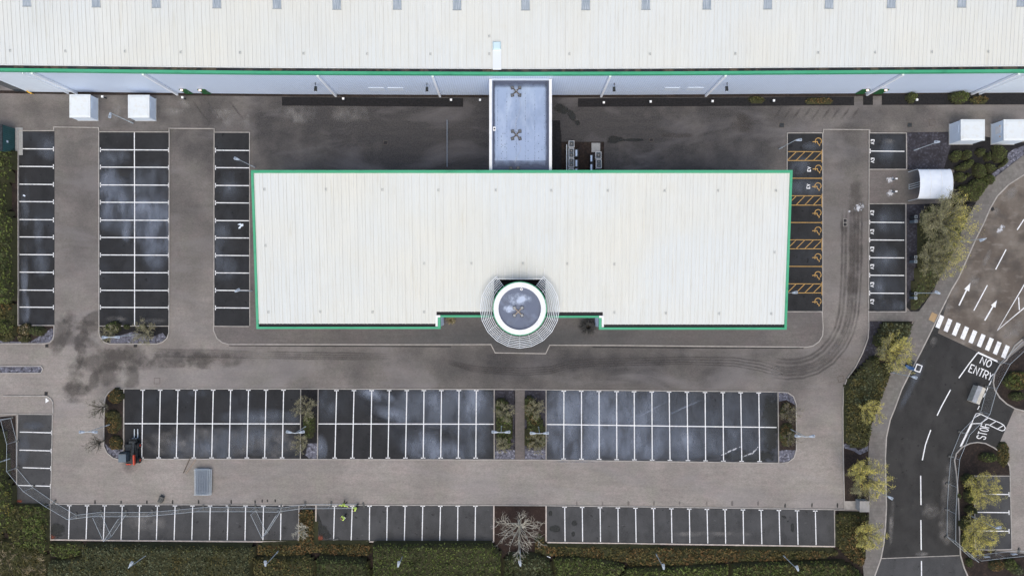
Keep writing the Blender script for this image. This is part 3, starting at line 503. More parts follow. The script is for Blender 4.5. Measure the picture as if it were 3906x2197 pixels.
# accessible bays: orange lines, hatching, wheelchair symbols
zo = .103
for y, ext in ((466, 1), (900, 1), (1330, 1)): mark(PK['d'], 'bay_line', 'F', [[(254, y), (588, y + 1)], [(586, y - 12), (586, y + 14)]], .11, zo, 'orange')
for (y0, y1) in ((205, 293), (638, 730), (1070, 1158), (1501, 1590)):
    L_ = [[(254, y0), (588, y0 + 1)], [(254, y1), (588, y1)], [(588, y0 - 18), (587, y1 + 20)]]
    for k in range(4): xx = 588 - k * 85; L_.append([(xx - 84, y1 - 2), (xx, y0 + 4)])
    mark(PK['d'], 'hatched_zone', 'F', L_, .105, zo, 'orange')
for cy in (110, 377, 550, 812, 983, 1245, 1420, 1680):
    cx = 545 if cy < 500 else 541; u = 2.576 / 14.49
    def q(pts): return [(cx + (x - 880) * u, cy + (y - 620) * u) for x, y in pts]
    arc = [(925 + 172 * math.cos(a), 575 + 172 * math.sin(a)) for a in [math.pi + k * (math.pi * 1.28) / 16 for k in range(17)]]
    hd = [(625 + 28 * math.cos(a), 615 + 28 * math.sin(a)) for a in [k * math.pi / 3 for k in range(6)]]
    b = MB(); b.rail(WP('F', q(arc)), .11, zo); b.rail(WP('F', q([(640, 612), (865, 600), (890, 710), (1005, 790), (970, 855)])), .11, zo + .0015); b.rail(WP('F', q([(755, 545), (755, 690)])), .10, zo + .003)
    b.flat([p for p in WP('F', q(hd))], zo + .0045); b.build('wheelchair_symbol', M['orange'], PK['d'])
GL = {'E': [[(1, 0), (0, 0), (0, 1), (1, 1)], [(0, .5), (.55, .5)]], 'V': [[(0, 1), (.5, 0), (1, 1)]], 'N': [[(0, 0), (0, 1), (1, 0), (1, 1)]],
      'O': [[(.5 + .5 * math.cos(a) , .5 + .5 * math.sin(a)) for a in [k * math.pi / 7 for k in range(15)]]], 'T': [[(0, 1), (1, 1)], [(.5, .98), (.5, 0)]],
      'R': [[(0, 0), (0, 1), (.7, 1), (.98, .85), (.98, .62), (.7, .48), (0, .48)], [(.5, .48), (1, 0)]], 'Y': [[(0, 1), (.5, .5), (1, 1)], [(.5, .5), (.5, 0)]],
      'P': [[(0, 0), (0, 1), (.7, 1), (1, .88), (1, .62), (.7, .5), (0, .5)]], 'S': [[(1, .82), (.75, 1), (.25, 1), (0, .84), (0, .66), (.2, .55), (.8, .45), (1, .33), (1, .15), (.75, 0), (.25, 0), (0, .18)]]}
def words(par, txt, f, o, u, v, adv, wd, z, mat='white', name='road_lettering'):
    """o: lower-left of the first letter, u: letter width vector, v: letter height vector, adv: step between letters in widths"""
    b = MB(); k = 0
    for ch in txt:
        for l in GL[ch]:
            pts = [(o[0] + u[0] * (x + k * adv) + v[0] * y, o[1] + u[1] * (x + k * adv) + v[1] * y) for x, y in l]; b.rail(WP(f, pts), wd, z + .0012 * (GL[ch].index(l)))
        k += 1
    return b.build(name, M[mat], par)
for yy in (542, 612.5): words(PK['e'], 'EV', 's', (3323, yy - 8), (0, 7), (11, 0), 1.35, .105, .010)
for yy in (812.5, 884.5, 951, 1017.5, 1086, 1151): words(PK['f'], 'EV', 's', (3321.5, yy - 8), (0, 7), (11, 0), 1.35, .105, .010)
for (xx, yy) in ((3090.5, 654.5), (3087.5, 720)): words(PK['d'], 'EV', 's', (xx, yy), (0, -7), (-11, 0), 1.3, .105, zo)
# road markings
ZR = .013
for i_, (cx, cy) in enumerate([(1748, 585), (1828, 620), (1910, 658), (1992, 696), (2073, 733), (2155, 770), (2235, 806), (2312, 843), (2393, 879)]):
    d = Vector((.372, -.928)); s_ = Vector((.928, .42)); hl, hw = 64, 21.5
    b = MB(); b.flat(WP('G', [(cx + d.x * a * hl + s_.x * e * hw, cy + d.y * a * hl + s_.y * e * hw) for a, e in ((-1, -1), (1, -1), (1, 1), (-1, 1))]), ZR); b.build('zebra_stripe', M['white'], ROAD2)
for tip, l, r_, n1, tail in (((2050, 203), (1988, 265), (2037, 287), (2012, 272), (1937, 425)), ((2310, 373), (2250, 424), (2294, 446), (2272, 432), (2190, 572))):
    b = MB(); b.flat(WP('G', [tip, l, r_]), ZR); b.rail(WP('G', [n1, tail]), .20, ZR - .002); b.build('arrow_marking', M['white'], ROAD2)
for f, a, c in (('G', (2215, 227), (2083, 475)), ('F', (2400, 1163), (2297, 1360)), ('F', (2576, 868), (2508, 972))): mark(ROAD2, 'lane_dash', f, [[a, c]], .15, ZR)
mark(ROAD, 'lane_dash', 'O', [[(275, 310), (150, 540), (88, 668)]], .15, ZR)
for l in ([(1563, 95), (1515, 230), (1485, 375)], [(1470, 517), (1473, 788)], [(1472, 928), (1475, 1205)]): mark(ROAD, 'lane_dash', 'H', [l], .15, ZR)
mark(ROAD, 'lane_dash', 'H', [[(1477, 1305), (1478, 1480)]], .15, .016)
mark(ROAD2, 'chevron_line', 'G', [[(2650, 110), (2576, 225), (2315, 668), (2576, 450), (2700, 350)], [(2522, 345), (2530, 470)]], .15, ZR)
mark(ROAD, 'junction_line', 'G', [[(2122, 886), (2338, 986)]], .24, ZR)
mark(ROAD, 'junction_line', 'G', [[(2120, 890), (2030, 1005), (1935, 1138)]], .15, ZR + .002)
for a, c in (((835, 190), (808, 245)), ((790, 288), (768, 330)), ((753, 360), (728, 415)), ((672, 535), (648, 588))): mark(ROAD, 'junction_dash', 'O', [[a, c]], .13, ZR)
words(ROAD, 'NO', 'G', (2140, 992), (40, 17), (28, -62), 1.45, .14, ZR)
words(ROAD, 'ENTRY', 'G', (2030, 1072), (34, 14.5), (30, -68), 1.35, .14, ZR)
words(ROAD, 'STOP', 'O', (750, 1000), (-0.001 + 14, -38), (-118, -24), 1.42, .115, ZR)
mark(ROAD, 'stop_line', 'O', [[(568, 775), (500, 915), (412, 1098)]], .26, ZR)
mark(ROAD, 'hatched_island', 'O', [[(565, 780), (600, 690), (625, 645), (655, 635), (690, 648), (800, 700), (960, 770), (1010, 800), (1030, 840), (1018, 870), (985, 878), (930, 858), (800, 795), (700, 775), (570, 780)],
                              [(600, 695), (690, 650)], [(690, 775), (795, 700)], [(815, 800), (905, 745)], [(925, 850), (1010, 800)]], .11, ZR)
mark(YARD, 'give_way_triangle', 'I', [[(428, 1252), (428, 1282), (448, 1268)]], .25, .02)

# ------------------------------------------------------------------ stains, silt and tyre marks (thin layers of dirt on the surfaces)
def blot(par, mat, f, x, y, rx, ry, rot=0, z=None, name='stain'):
    # a rectangle of dirt clipped to the surface it lies on; its soft outline comes from the material
    b = MB(); c = W(f, x, y); k = FR[f][2] * PPM; rx /= k; ry /= k; rot = -R(rot); z = z if z is not None else .0075; m = max(rx, ry) if rot else 0
    hx, hy = (max(rx, m), max(ry, m)); x0, x1, y0, y1 = c.x - hx, c.x + hx, c.y - hy, c.y + hy
    if par is not YARD and par is not ROAD and par is not ROAD2:
        vs = [v.co for v in par.data.vertices]; x0 = max(x0, min(v.x for v in vs)); x1 = min(x1, max(v.x for v in vs)); y0 = max(y0, min(v.y for v in vs)); y1 = min(y1, max(v.y for v in vs))
    P = [(x0, y0), (x1, y0), (x1, y1), (x0, y1)]; co, si = math.cos(rot), math.sin(rot)
    b.face([(px, py, z) for px, py in P], [(((px - c.x) * co + (py - c.y) * si) / rx, (-(px - c.x) * si + (py - c.y) * co) / ry) for px, py in P])
    return b.build(name, M[mat], par)
zc = [0]
def nz(base=-.0105): zc[0] += 1; return base + zc[0] * .0001
def streak(par, mat, f, line, wd, z=None, name='tyre_mark'):
    P = WP(f, line); n = len(P); b = MB(); z = z or nz()
    LF = []
    for k in range(n):
        d = (P[min(k + 1, n - 1)] - P[max(k - 1, 0)]).normalized(); nn = Vector((-d.y, d.x)); LF.append((P[k] - nn * wd / 2, P[k], P[k] + nn * wd / 2, .98 if k in (0, n - 1) else 0.0))
    for k in range(n - 1):
        a, c = LF[k], LF[k + 1]
        for s_ in (0, 1):
            b.face([(a[s_].x, a[s_].y, z), (c[s_].x, c[s_].y, z), (c[s_ + 1].x, c[s_ + 1].y, z), (a[s_ + 1].x, a[s_ + 1].y, z)][::-1 if False else 1], [(s_ - 1, a[3]), (s_ - 1, c[3]), (s_, c[3]), (s_, a[3])])
    return b.build(name, M[mat], par)
# damp ground at the crossing of the aisles
for a in [(200, 855, 60, 16, 0), (260, 905, 70, 22, 0), (330, 900, 60, 24, 0), (430, 905, 90, 14, 0), (190, 940, 16, 48, 10), (186, 985, 28, 20, 0), (270, 940, 30, 22, 30), (225, 828, 50, 14, 0), (240, 800, 30, 12, -20), (175, 800, 14, 26, 0), (150, 840, 20, 40, 20), (205, 870, 14, 50, 0),
          (330, 960, 16, 40, 0), (520, 908, 70, 14, 0), (235, 960, 12, 22, 30)]: blot(YARD, 'st_dark', 'd', a[0], a[1], a[2] * 1.5, a[3] * 1.7, a[4], z=nz())
for dy, wd in ((0, .35), (9, .35), (18, .4), (26, .3)):
    streak(YARD, 'st_tyre', 'I', [(1380, 800 + dy * 2.4), (1600, 808 + dy * 2.4), (2000, 812 + dy * 2.4), (2415, 830 + dy * 2.2)], wd * 1.4)
    streak(YARD, 'st_tyre', 's', [(960, 1340 + dy * .95), (1150, 1344 + dy * .95), (1330, 1346 + dy * .95), (1520, 1352 + dy * .7)], wd)
    streak(YARD, 'st_tyre', 's', [(1700, 1372 + dy * .5), (1740, 1381 + dy * .6), (1800, 1395 + dy * .8), (1860, 1402 + dy * .8), (2000, 1405 + dy), (2100, 1398 + dy), (2180, 1376 + dy), (2260, 1370 + dy), (2600, 1362 + dy), (2800, 1364 + dy * 1.2), (2900, 1378 + dy * 1.4), (2990, 1404 + dy * 1.4)], wd * .8)
def offset(line, o):
    out = []
    for k, p in enumerate(line):
        a, c = Vector(line[max(k - 1, 0)]), Vector(line[min(k + 1, len(line) - 1)]); d = (c - a).normalized(); out.append((p[0] - d.y * o, p[1] + d.x * o))
    return out
ARC = [(2940, 1408), (3000, 1416), (3060, 1412), (3110, 1396), (3160, 1362), (3200, 1316), (3228, 1262), (3244, 1200), (3250, 1130), (3254, 1060), (3256, 980), (3257, 880), (3258, 780)]
for off, wd in ((-44, .5), (-30, .6), (-12, .7), (2, .8), (16, .5), (30, .4)): streak(YARD, 'st_tyre', 's', offset(ARC, off), wd)
for a in [(3265, 760, 35, 120, 0), (3265, 950, 36, 110, 0), (3255, 1080, 30, 90, 0), (3218, 860, 18, 40, 0)]: blot(YARD, 'st_dark', 's', *a, z=nz())
for a in [(2960, 1120, 30, 28, 0)]: pass
blot(YARD, 'st_wet', 'N', 1020, 530, 130, 75, 15, nz()); blot(YARD, 'st_wet', 'N', 1160, 620, 100, 55, 60, nz()); blot(YARD, 'st_wet', 'N', 1240, 720, 50, 40, 20, nz()); blot(YARD, 'st_wet', 'C', 880, 1375, 110, 45, 0, nz()); blot(YARD, 'st_wet', 'C', 1080, 1378, 150, 18, 0, nz())
blot(YARD, 'st_dark', 'C', 2150, 1220, 160, 120, 20, nz()); blot(YARD, 'st_dark', 'C', 1500, 1330, 200, 30, 0, nz()); blot(YARD, 'st_tyre', 's', 495, 1778, 40, 30, 0, nz())
for k in range(9):
    x = 2950 + k * 37; streak(YARD, 'st_tyre', 's', [(x + 34, 408), (x + 18, 432), (x - 4, 460)], .45)
for x in (760, 900, 815): streak(YARD, 'st_tyre', 's', [(x * 1.0 - 30, 380), (x, 420), (x + 40, 470)], .4)
for a in [(580, 1040, 1060, 30, 60), ]: pass
for x, y, rx, ry, rt in [(1700, 400, 200, 50, 0), (2200, 420, 160, 70, 10)]: blot(YARD, 'st_paler', 'A', x, y + 700, rx, ry, rt, nz())
for x, y, rx, ry in [(1135, 1130, 70, 110), (1800, 1020, 90, 60), (2230, 1180, 60, 90), (2420, 1200, 40, 90)]: blot(YARD, 'st_paler', 'A', x, y, rx, ry, 15, nz())
for a in [(330, 1120, 250, 120, 0), (860, 1120, 240, 110, 0)]: blot(YARD, 'st_paler', 'B', *a, z=nz())
for a in [(1260, 480, 45, 40, 0), (1260, 612, 45, 38, 0)]: blot(YARD, 'st_pale', 'F', *a, z=.018)
blot(YARD, 'st_pale', 'F', 955, 750, 60, 45, -30, nz()); blot(YARD, 'st_pale', 'F', 860, 790, 14, 12, 0, nz())
for k, x in enumerate([875, 1115, 1353, 1590, 1830, 2130, 2350]): blot(YARD, 'st_wet', 'J', x, 765, 9, 26, 0, nz())
for x in (220, 470, 705): blot(YARD, 'st_wet', 'H', x - 5, 792, 9, 28, 0, nz())
for x in (480, 720, 960, 1195, 1430, 1680, 1915, 2155): blot(YARD, 'st_dark', 'L', x, 778, 12, 30, 0, nz())
for x in (125, 320, 0): blot(YARD, 'st_wet', 'T', x, 190, 22, 50, 0, nz())
# silt films on the asphalt bays
def films(par, f, L_, z=.0075):
    for i, a in enumerate(L_): k = 1.35 if a[0].startswith('st_film') else 1; blot(par, a[0], f, a[1], a[2], a[3] * k, a[4] * k, a[5], z=z + .00012 * i, name='silt_film')
FS = 1.35
films(PK['b'], 'E', [('st_film', 1120, 700, 170, 240, 0), ('st_film', 1520, 900, 180, 260, 0), ('st_film', 1050, 640, 130, 200, 0), ('st_film', 1160, 780, 120, 160, 0), ('st_film', 1560, 1080, 150, 260, 8), ('st_film', 1480, 760, 200, 130, 0), ('st_film', 1040, 450, 120, 130, 0), ('st_film2', 1100, 260, 160, 90, 0), ('st_film2', 1200, 900, 200, 120, 0), ('st_film2', 1480, 500, 220, 160, 0), ('st_film', 1240, 960, 50, 120, 0)])
films(PK['b'], 'I', [('st_paler', 1080, 520, 110, 40, 0), ('st_paler', 1400, 545, 150, 40, 0)])
films(PK['a'], 'E', [('st_film2', 385, 1050, 50, 210, -4), ('st_film2', 400, 1300, 80, 120, 0), ('st_film2', 240, 1380, 36, 260, 0), ('st_film2', 490, 160, 110, 120, 30), ('st_film2', 250, 700, 40, 220, 0)])
films(PK['a'], 'I', [('st_film', 235, 420, 40, 130, 0), ('st_film', 225, 150, 30, 120, 0)])
films(PK['c'], 'E', [('st_film2', 2180, 1010, 80, 120, 20), ('st_film2', 2130, 1150, 60, 200, 0), ('st_film2', 2250, 550, 110, 140, 0), ('st_film2', 2200, 1330, 120, 120, 0)], .1005)
films(PK['h'], 's', [('st_film', 1760, 1560, 130, 90, 0), ('st_film', 1610, 1550, 110, 70, 0), ('st_film', 1620, 1700, 85, 60, 10), ('st_film', 1690, 1720, 90, 50, 0), ('st_film2', 1700, 1560, 200, 70, 0), ('st_film', 1425, 1505, 75, 22, 12), ('st_film', 1790, 1540, 60, 90, 0), ('st_film2', 1550, 1575, 120, 40, 8), ('st_film2', 1820, 1680, 60, 90, 0), ('st_film', 1225, 1710, 22, 45, 0), ('st_film2', 1250, 1545, 36, 56, 0), ('st_film', 1500, 1580, 60, 26, 15)])
films(PK['i'], 's', [('st_film', 2200, 1620, 150, 130, 0), ('st_film', 2420, 1600, 180, 120, 0), ('st_wet', 2940, 1620, 40, 130, 0), ('st_wet', 2860, 1740, 120, 30, 0), ('st_film', 2160, 1560, 90, 75, 0), ('st_film', 2260, 1530, 110, 60, 0), ('st_film', 2180, 1690, 90, 80, 0), ('st_film', 2330, 1600, 120, 90, 0), ('st_film', 2440, 1690, 160, 60, 0), ('st_film2', 2560, 1580, 160, 90, 0), ('st_film', 2600, 1680, 120, 60, 0), ('st_film2', 2800, 1640, 120, 110, 0), ('st_film', 2300, 1690, 100, 50, 0), ('st_film2', 2700, 1700, 160, 40, 0)])
for l in ([(2380, 1612), (2470, 1572), (2560, 1520)], [(2480, 1612), (2600, 1558), (2700, 1515)]): streak(PK['i'], 'st_film', 's', l, .35, .0095, 'tyre_mark')
for l in ([(2745, 1738), (2790, 1718), (2830, 1700)], [(2820, 1745), (2870, 1728), (2895, 1700)]): streak(PK['i'], 'st_pale', 's', l, .3, .0095, 'tyre_mark')
films(PK['g'], 's', [('st_paler', 760, 1690, 260, 70, 0), ('st_paler', 1010, 1680, 160, 90, 0), ('st_film2', 1000, 1592, 150, 30, 0), ('st_film2', 800, 1700, 150, 60, 0), ('st_film2', 950, 1680, 140, 50, 0), ('st_film2', 760, 1500, 40, 14, 0)])
films(PK['k'], 's', [('st_wet', 1216, 2000, 14, 60, -14), ('st_wet', 1232, 2024, 30, 22, 30), ('st_rust', 1220, 2054, 24, 20, 0), ('st_wet', 1246, 2044, 20, 14, 0)])
films(PK['j'], 's', [('st_rust', 200, 2046, 16, 14, 0), ('st_wet', 216, 2020, 40, 30, 0), ('st_paler', 560, 1990, 90, 40, 0)])
films(PK['m'], 'Rr', [('st_film2', 340, 560, 90, 220, 0), ('st_film2', 480, 240, 150, 60, 0), ('st_rust', 280, 1335, 60, 26, 0)])
films(PK['l'], 'H', [('st_wet', 282, 1000, 22, 48, 0), ('st_wet', 205, 900, 34, 16, 20), ('st_wet', 240, 940, 10, 9, 0)])
films(PK['l'], 'L', [('st_wet', 240, 870, 22, 30, 0), ('st_wet', 280, 1010, 60, 40, 0), ('st_wet', 465, 960, 34, 32, 0), ('st_wet', 450, 1060, 20, 30, 0), ('st_paler', 1700, 1060, 500, 30, 0)])
films(PK['f'], 'F', [('st_film2', 1250, 880, 120, 120, 0), ('st_film2', 1220, 1270, 120, 130, 0)]); films(PK['f'], 'G', [('st_film2', 1150, 250, 110, 110, 0), ('st_film2', 1250, 430, 150, 60, 0)])
films(PK['e'], 'F', [('st_paler', 1240, 110, 90, 40, 0), ('st_film2', 1230, 200, 60, 150, 0)])
films(PK['d'], 'F', [('st_film2', 480, 150, 80, 40, 0), ('st_film2', 350, 330, 110, 90, 0), ('st_film2', 420, 560, 160, 80, 0)], .1005)
films(ROAD2, 'G', [('st_paler', 2080, 180, 60, 90, 25), ('st_paler', 1850, 380, 50, 220, 25), ('st_paler', 2500, 640, 200, 90, -40), ('st_paler', 2200, 830, 240, 40, 25)], .0065)
films(ROAD2, 'F', [('st_paler', 2200, 1280, 40, 160, 25), ('st_paler', 2290, 790, 60, 50, 0), ('st_paler', 2450, 620, 60, 160, 40), ('st_pale', 2350, 960, 30, 70, 40)], .0065)
films(ROAD, 'G', [('st_film2', 1480, 1200, 30, 300, 27), ('st_paler', 1690, 780, 40, 60, 20)], .0085)
films(ROAD, 'H', [('st_paler', 1200, 960, 30, 300, 3), ('st_paler', 1710, 640, 60, 330, 4), ('st_paler', 1560, 840, 100, 90, 0), ('st_paler', 1700, 980, 90, 220, 0), ('st_paler', 1470, 1240, 80, 30, 0)], .0085)
for l in ([(1900, 380), (1878, 430)],): pass

# ================================================================== WAREHOUSE
WE = [(-150, 177.5), (0, 179.2), (330, 183), (660, 186.4), (1018, 188), (1319, 189), (1650, 188), (1978, 185.8), (2280, 184), (2576, 182), (2760, 180.5)]
ZE = 9.6
wep = [W('d', x, y, ZE).to_2d() for x, y in WE]
def wfy(x):   # front line of the warehouse (slightly bowed frontage)
    for a, c in zip(wep, wep[1:]):
        if a.x <= x <= c.x: return a.y + (c.y - a.y) * (x - a.x) / (c.x - a.x)
    return wep[0].y if x < wep[0].x else wep[-1].y
XW0 = W('s', 62, 351).x; XW1 = W('s', 4020, 351).x
def front(x0, x1):
    xs = [x0] + [p.x for p in wep if x0 < p.x < x1] + [x1]; return [(x, wfy(x)) for x in xs]
WH = thing('warehouse', (0, wfy(0), 0), 'vast warehouse with white ribbed roof, green fascia and pale blue-grey south wall', 'warehouse')
OY = wfy(0)
def wl(b): 
    b.v = [(x, y - OY, z) for x, y, z in b.v]; return b
def wallstrip(x0, x1, z0, z1, off, mat, name='wall'):
    b = MB(); f_ = front(x0, x1)
    for (xa, ya), (xb, yb) in zip(f_, f_[1:]): b.face([(xa, ya + off, z0), (xb, yb + off, z0), (xb, yb + off, z1), (xa, ya + off, z1)])
    return wl(b).build(name, M[mat], WH)
xs1 = W('s', 293, 356).x; xs2 = W('s', 3706, 358).x; xg = W('s', 105, 350).x
wallstrip(xs1, xs2, 0, 9.3, .18, 'clad'); o = wallstrip(xg, xs1, 0, 9.3, .12, 'clad_white'); o['label'] = 'brighter white end section of wall'; o = wallstrip(xs2, XW1, 0, 9.3, .12, 'clad_white'); o['label'] = 'brighter white end section of wall'
wallstrip(XW0, xg, 0, 9.3, .14, 'glass', 'glazing')
b = MB(); b.face([(XW0, wfy(XW0) + .14, 0), (XW0, wfy(XW0) + .14, 9.3), (XW0, 110, 9.3), (XW0, 110, 0)]); b.face([(XW1, wfy(XW1) + .12, 0), (XW1, 110, 0), (XW1, 110, 9.3), (XW1, wfy(XW1) + .12, 9.3)]); b.face([(XW0, 110, 0), (XW0, 110, 12), (XW1, 110, 12), (XW1, 110, 0)]); wl(b).build('wall', M['clad'], WH)
b = MB(); f_ = front(XW0 - .3, XW1 + .3)
for (xa, ya), (xb, yb) in zip(f_, f_[1:]):
    for p in ([(xa, ya, 9.1), (xb, yb, 9.1), (xb, yb, 9.68), (xa, ya, 9.68)], [(xa, ya, 9.68), (xb, yb, 9.68), (xb, yb + .34, 9.68), (xa, ya + .34, 9.68)], [(xb, yb + .34, 9.3), (xa, ya + .34, 9.3), (xa, ya + .34, 9.68), (xb, yb + .34, 9.68)], [(xb, yb, 9.1), (xa, ya, 9.1), (xa, ya + .2, 9.1), (xb, yb + .2, 9.1)]): b.face(p)
wl(b).build('fascia', M['green'], WH)
b = MB()
for (xa, ya), (xb, yb) in zip(f_, f_[1:]): b.face([(xa, ya + .34, 9.42), (xb, yb + .34, 9.42), (xb, yb + .9, 9.42), (xa, ya + .9, 9.42)])
wl(b).build('gutter', M['gutter'], WH)
SL = math.tan(R(4.7))
def rz_(x, y): return 9.72 + (y - wfy(x) - .72) * SL
RO = MB(); YB = 110
for (xa, ya), (xb, yb) in zip(f_, f_[1:]):
    ya += .72; yb += .72; RO.face([(xa, ya, 9.72), (xb, yb, 9.72), (xb, YB, rz_(xb, YB)), (xa, YB, rz_(xa, YB))]); RO.face([(xa, ya, 9.55), (xb, yb, 9.55), (xb, yb, 9.72), (xa, ya, 9.72)])
ROOFW = wl(RO).build('roof', M['roof'], WH)
b = MB(); x = XW0; b2 = MB(); k = 0
while x < XW1:
    y0 = wfy(x) + .70; y1 = 68.0; h = .055
    for (bb, dx, wd, hh) in ((b, 0, .045, h), (b2, .055, .035, .012)):
        if bb is b2 and k % 2 == 0: continue
        xa, xb = x + dx - wd / 2, x + dx + wd / 2; za, zb = rz_(x, y0), rz_(x, y1)
        bb.face([(xa, y0, za + hh), (xb, y0, za + hh), (xb, y1, zb + hh), (xa, y1, zb + hh)]); bb.face([(xa, y0, za), (xb, y0, za), (xb, y0, za + hh), (xa, y0, za + hh)])
        bb.face([(xb, y0, za), (xb, y1, zb), (xb, y1, zb + hh), (xb, y0, za + hh)]); bb.face([(xa, y1, zb), (xa, y0, za), (xa, y0, za + hh), (xa, y1, zb + hh)])
    x += .50 + (.04 if k % 3 else -.03); k += 1
wl(b).build('roof_seams', M['rib'], ROOFW); wl(b2).build('seam_edges', M['rib_dark'], ROOFW)
b = MB(); b.rail([(x, y + .74) for x, y in f_], .06, 9.70, 9.80); wl(b).build('eaves_trim', M['white_metal'], ROOFW)
# rooflights running up the slope
for xd, yb_ in zip([70, 244, 395, 547, 698, 848, 1000, 1150, 1322, 1473, 1624, 1777, 1930, 2084, 2240, 2417, 2565], [17, 19, 20.5, 21.5, 23, 25, 25, 26, 26.5, 26, 25.5, 24.5, 24, 22.5, 21, 19.5, 17.5]):
    p = W('d', xd, yb_, 10.2); b = MB(); hw = .52; y0, y1 = p.y, p.y + 7
    b.face([(p.x - hw, y0 - OY, rz_(p.x, y0) + .075), (p.x + hw, y0 - OY, rz_(p.x, y0) + .075), (p.x + hw, y1 - OY, rz_(p.x, y1) + .075), (p.x - hw, y1 - OY, rz_(p.x, y1) + .075)])
    o = b.build('rooflight', surf('rooflight glass', (.27, .32, .36), [((.50, .54, .58), .9, 9, 2, (3, .05, 1), .45, .6)], .35) if 'rooflight' not in M else M['rooflight'], WH); M.setdefault('rooflight', o.data.materials[0])
    b = MB(); b.box((p.x, y0 - OY - .06, rz_(p.x, y0) + .08), (1.12, .10, .04)); b.build('flashing', M['grey_metal'], o)
M['pipe_white'] = surf('white pipe', (.92, .94, .97), (), .4)
# white downpipes
for xb_ in (262, 293, 677, 1281.4, 1679, 2293, 2692, 3306, 3706, 3735):
    p = W('s', xb_, 362).x; b = MB(); y = wfy(p) - .02; b.box((p, y - OY, 4.55), (.26 if xb_ not in (262, 3735) else .10, .30, 9.1)); b.build('downpipe', M['pipe_white'], WH)
for x0, x1 in ((710, 736), (778, 806), (3262, 3291), (3328, 3361)):
    a, c = W('s', x0, 358).x, W('s', x1, 358).x; y = wfy((a + c) / 2) + .10; b = MB(); b.box(((a + c) / 2, y - OY, 1.05), (c - a, .10, 2.1)); d = b.build('door', surf('green door', (.02, .11, .035), (), .5) if 'door' not in M else M['door'], WH); M.setdefault('door', d.data.materials[0])
    b = MB(); b.box((c - .15, y - OY - .08, 1.0), (.04, .06, .14)); b.build('handle', M['grey_metal'], d)
    b = MB(); b.box(((a + c) / 2, y - OY - .18, 2.36), (.32, .22, .14)); o = b.build('door_light', surf('warm lit lamp', (.9, .6, .5), (), .4) if 'doorlight' not in M else M['doorlight'], WH); M.setdefault('doorlight', o.data.materials[0])
bs = M['doorlight'].node_tree.nodes['Principled BSDF']; bs.inputs['Emission Color'].default_value = (1, .75, .65, 1); bs.inputs['Emission Strength'].default_value = .8
for xx, yy in ((1203.4, 318), (1628.5, 320), (2342.5, 320), (2772.5, 319)):
    p = W('s', xx, yy, 5.4); y = wfy(p.x); b = MB(); b.box((p.x, y - OY + .02, 5.5), (.08, .3, .08)); b.tube([(p.x, y - OY, 5.55), (p.x, y - OY - .35, 5.5)], .03); o = b.build('flood_light', M['black'], WH)
    b = MB(); b.box((p.x, y - OY - .62, 5.35), (.34, .62, .22), rx=R(-12)); b.build('lamp_head', M['machine'], o); b = MB(); b.box((p.x, y - OY - .95, 5.30), (.2, .03, .14)); b.build('lens', M['window_pale'], o)
for x0, x1 in ((1409, 1468), (1481, 1541), (2532, 2590), (2617, 2680)):
    a, c = W('s', x0, 340, 2.7).x, W('s', x1, 340, 2.7).x; y = wfy((a + c) / 2) + .155; b = MB(); b.box(((a + c) / 2, y - OY, 2.7), (c - a, .06, 1.35)); b.build('window', M['window_pale'], WH)
# safety-line anchors on both roofs
def anchor_proto():
    t = thing('roof_anchor', (0, 0, 0), 'small grey roof anchor', 'roof anchor'); b = MB(); b.box((-.14, 0, .03), (.07, .46, .05)); b.box((.14, 0, .03), (.07, .46, .05)); b.build('base_plate', M['rib_dark'], t)
    b = MB(); b.box((0, .12, .07), (.30, .04, .03), rz=.5); b.box((0, -.12, .07), (.30, .04, .03), rz=-.5); b.tube([(0, 0, .05), (0, 0, .2)], .025, 6); b.build('post', M['grey_metal'], t); return t
AP = anchor_proto(); first = [True]
def place(proto, flag, loc, label, group, rz=0, scale=None):
    o = proto if flag[0] else copy_tree(proto); flag[0] = False; o.location = loc; o.rotation_euler = (0, 0, rz); o.scale = (.8, .8, .8) if proto.name.startswith('roof_anchor') else o.scale; o['label'] = label; o['group'] = group
    if scale: o.scale = scale
    return o
ORD = ['first', 'second', 'third', 'fourth', 'fifth', 'sixth', 'seventh', 'eighth', 'ninth', 'tenth', 'eleventh', 'twelfth', 'thirteenth', 'fourteenth', 'fifteenth', 'sixteenth', 'seventeenth', 'eighteenth', 'nineteenth', 'twentieth']
wa = [(35.7, 193), (248, 195), (475, 196), (688, 199), (914, 201), (1157, 204), (1400, 205.5), (1641, 206), (1866, 206), (2172, 206), (2480, 206), (2806, 205), (3122, 201), (3339, 199.5), (3556, 198), (3772, 197)]
for i, (x, y) in enumerate(wa):
    p = W('s', x, y, 10); place(AP, first, (p.x, p.y, rz_(p.x, p.y) + .02), f'grey anchor near the warehouse gutter, {ORD[i]} from the west end', 'roof anchors on the warehouse')
p = W('s', 1866, 138, 10.2); place(AP, first, (p.x, p.y, rz_(p.x, p.y) + .02), 'lone grey anchor up the warehouse slope beside the roof hatch', 'roof anchors on the warehouse')
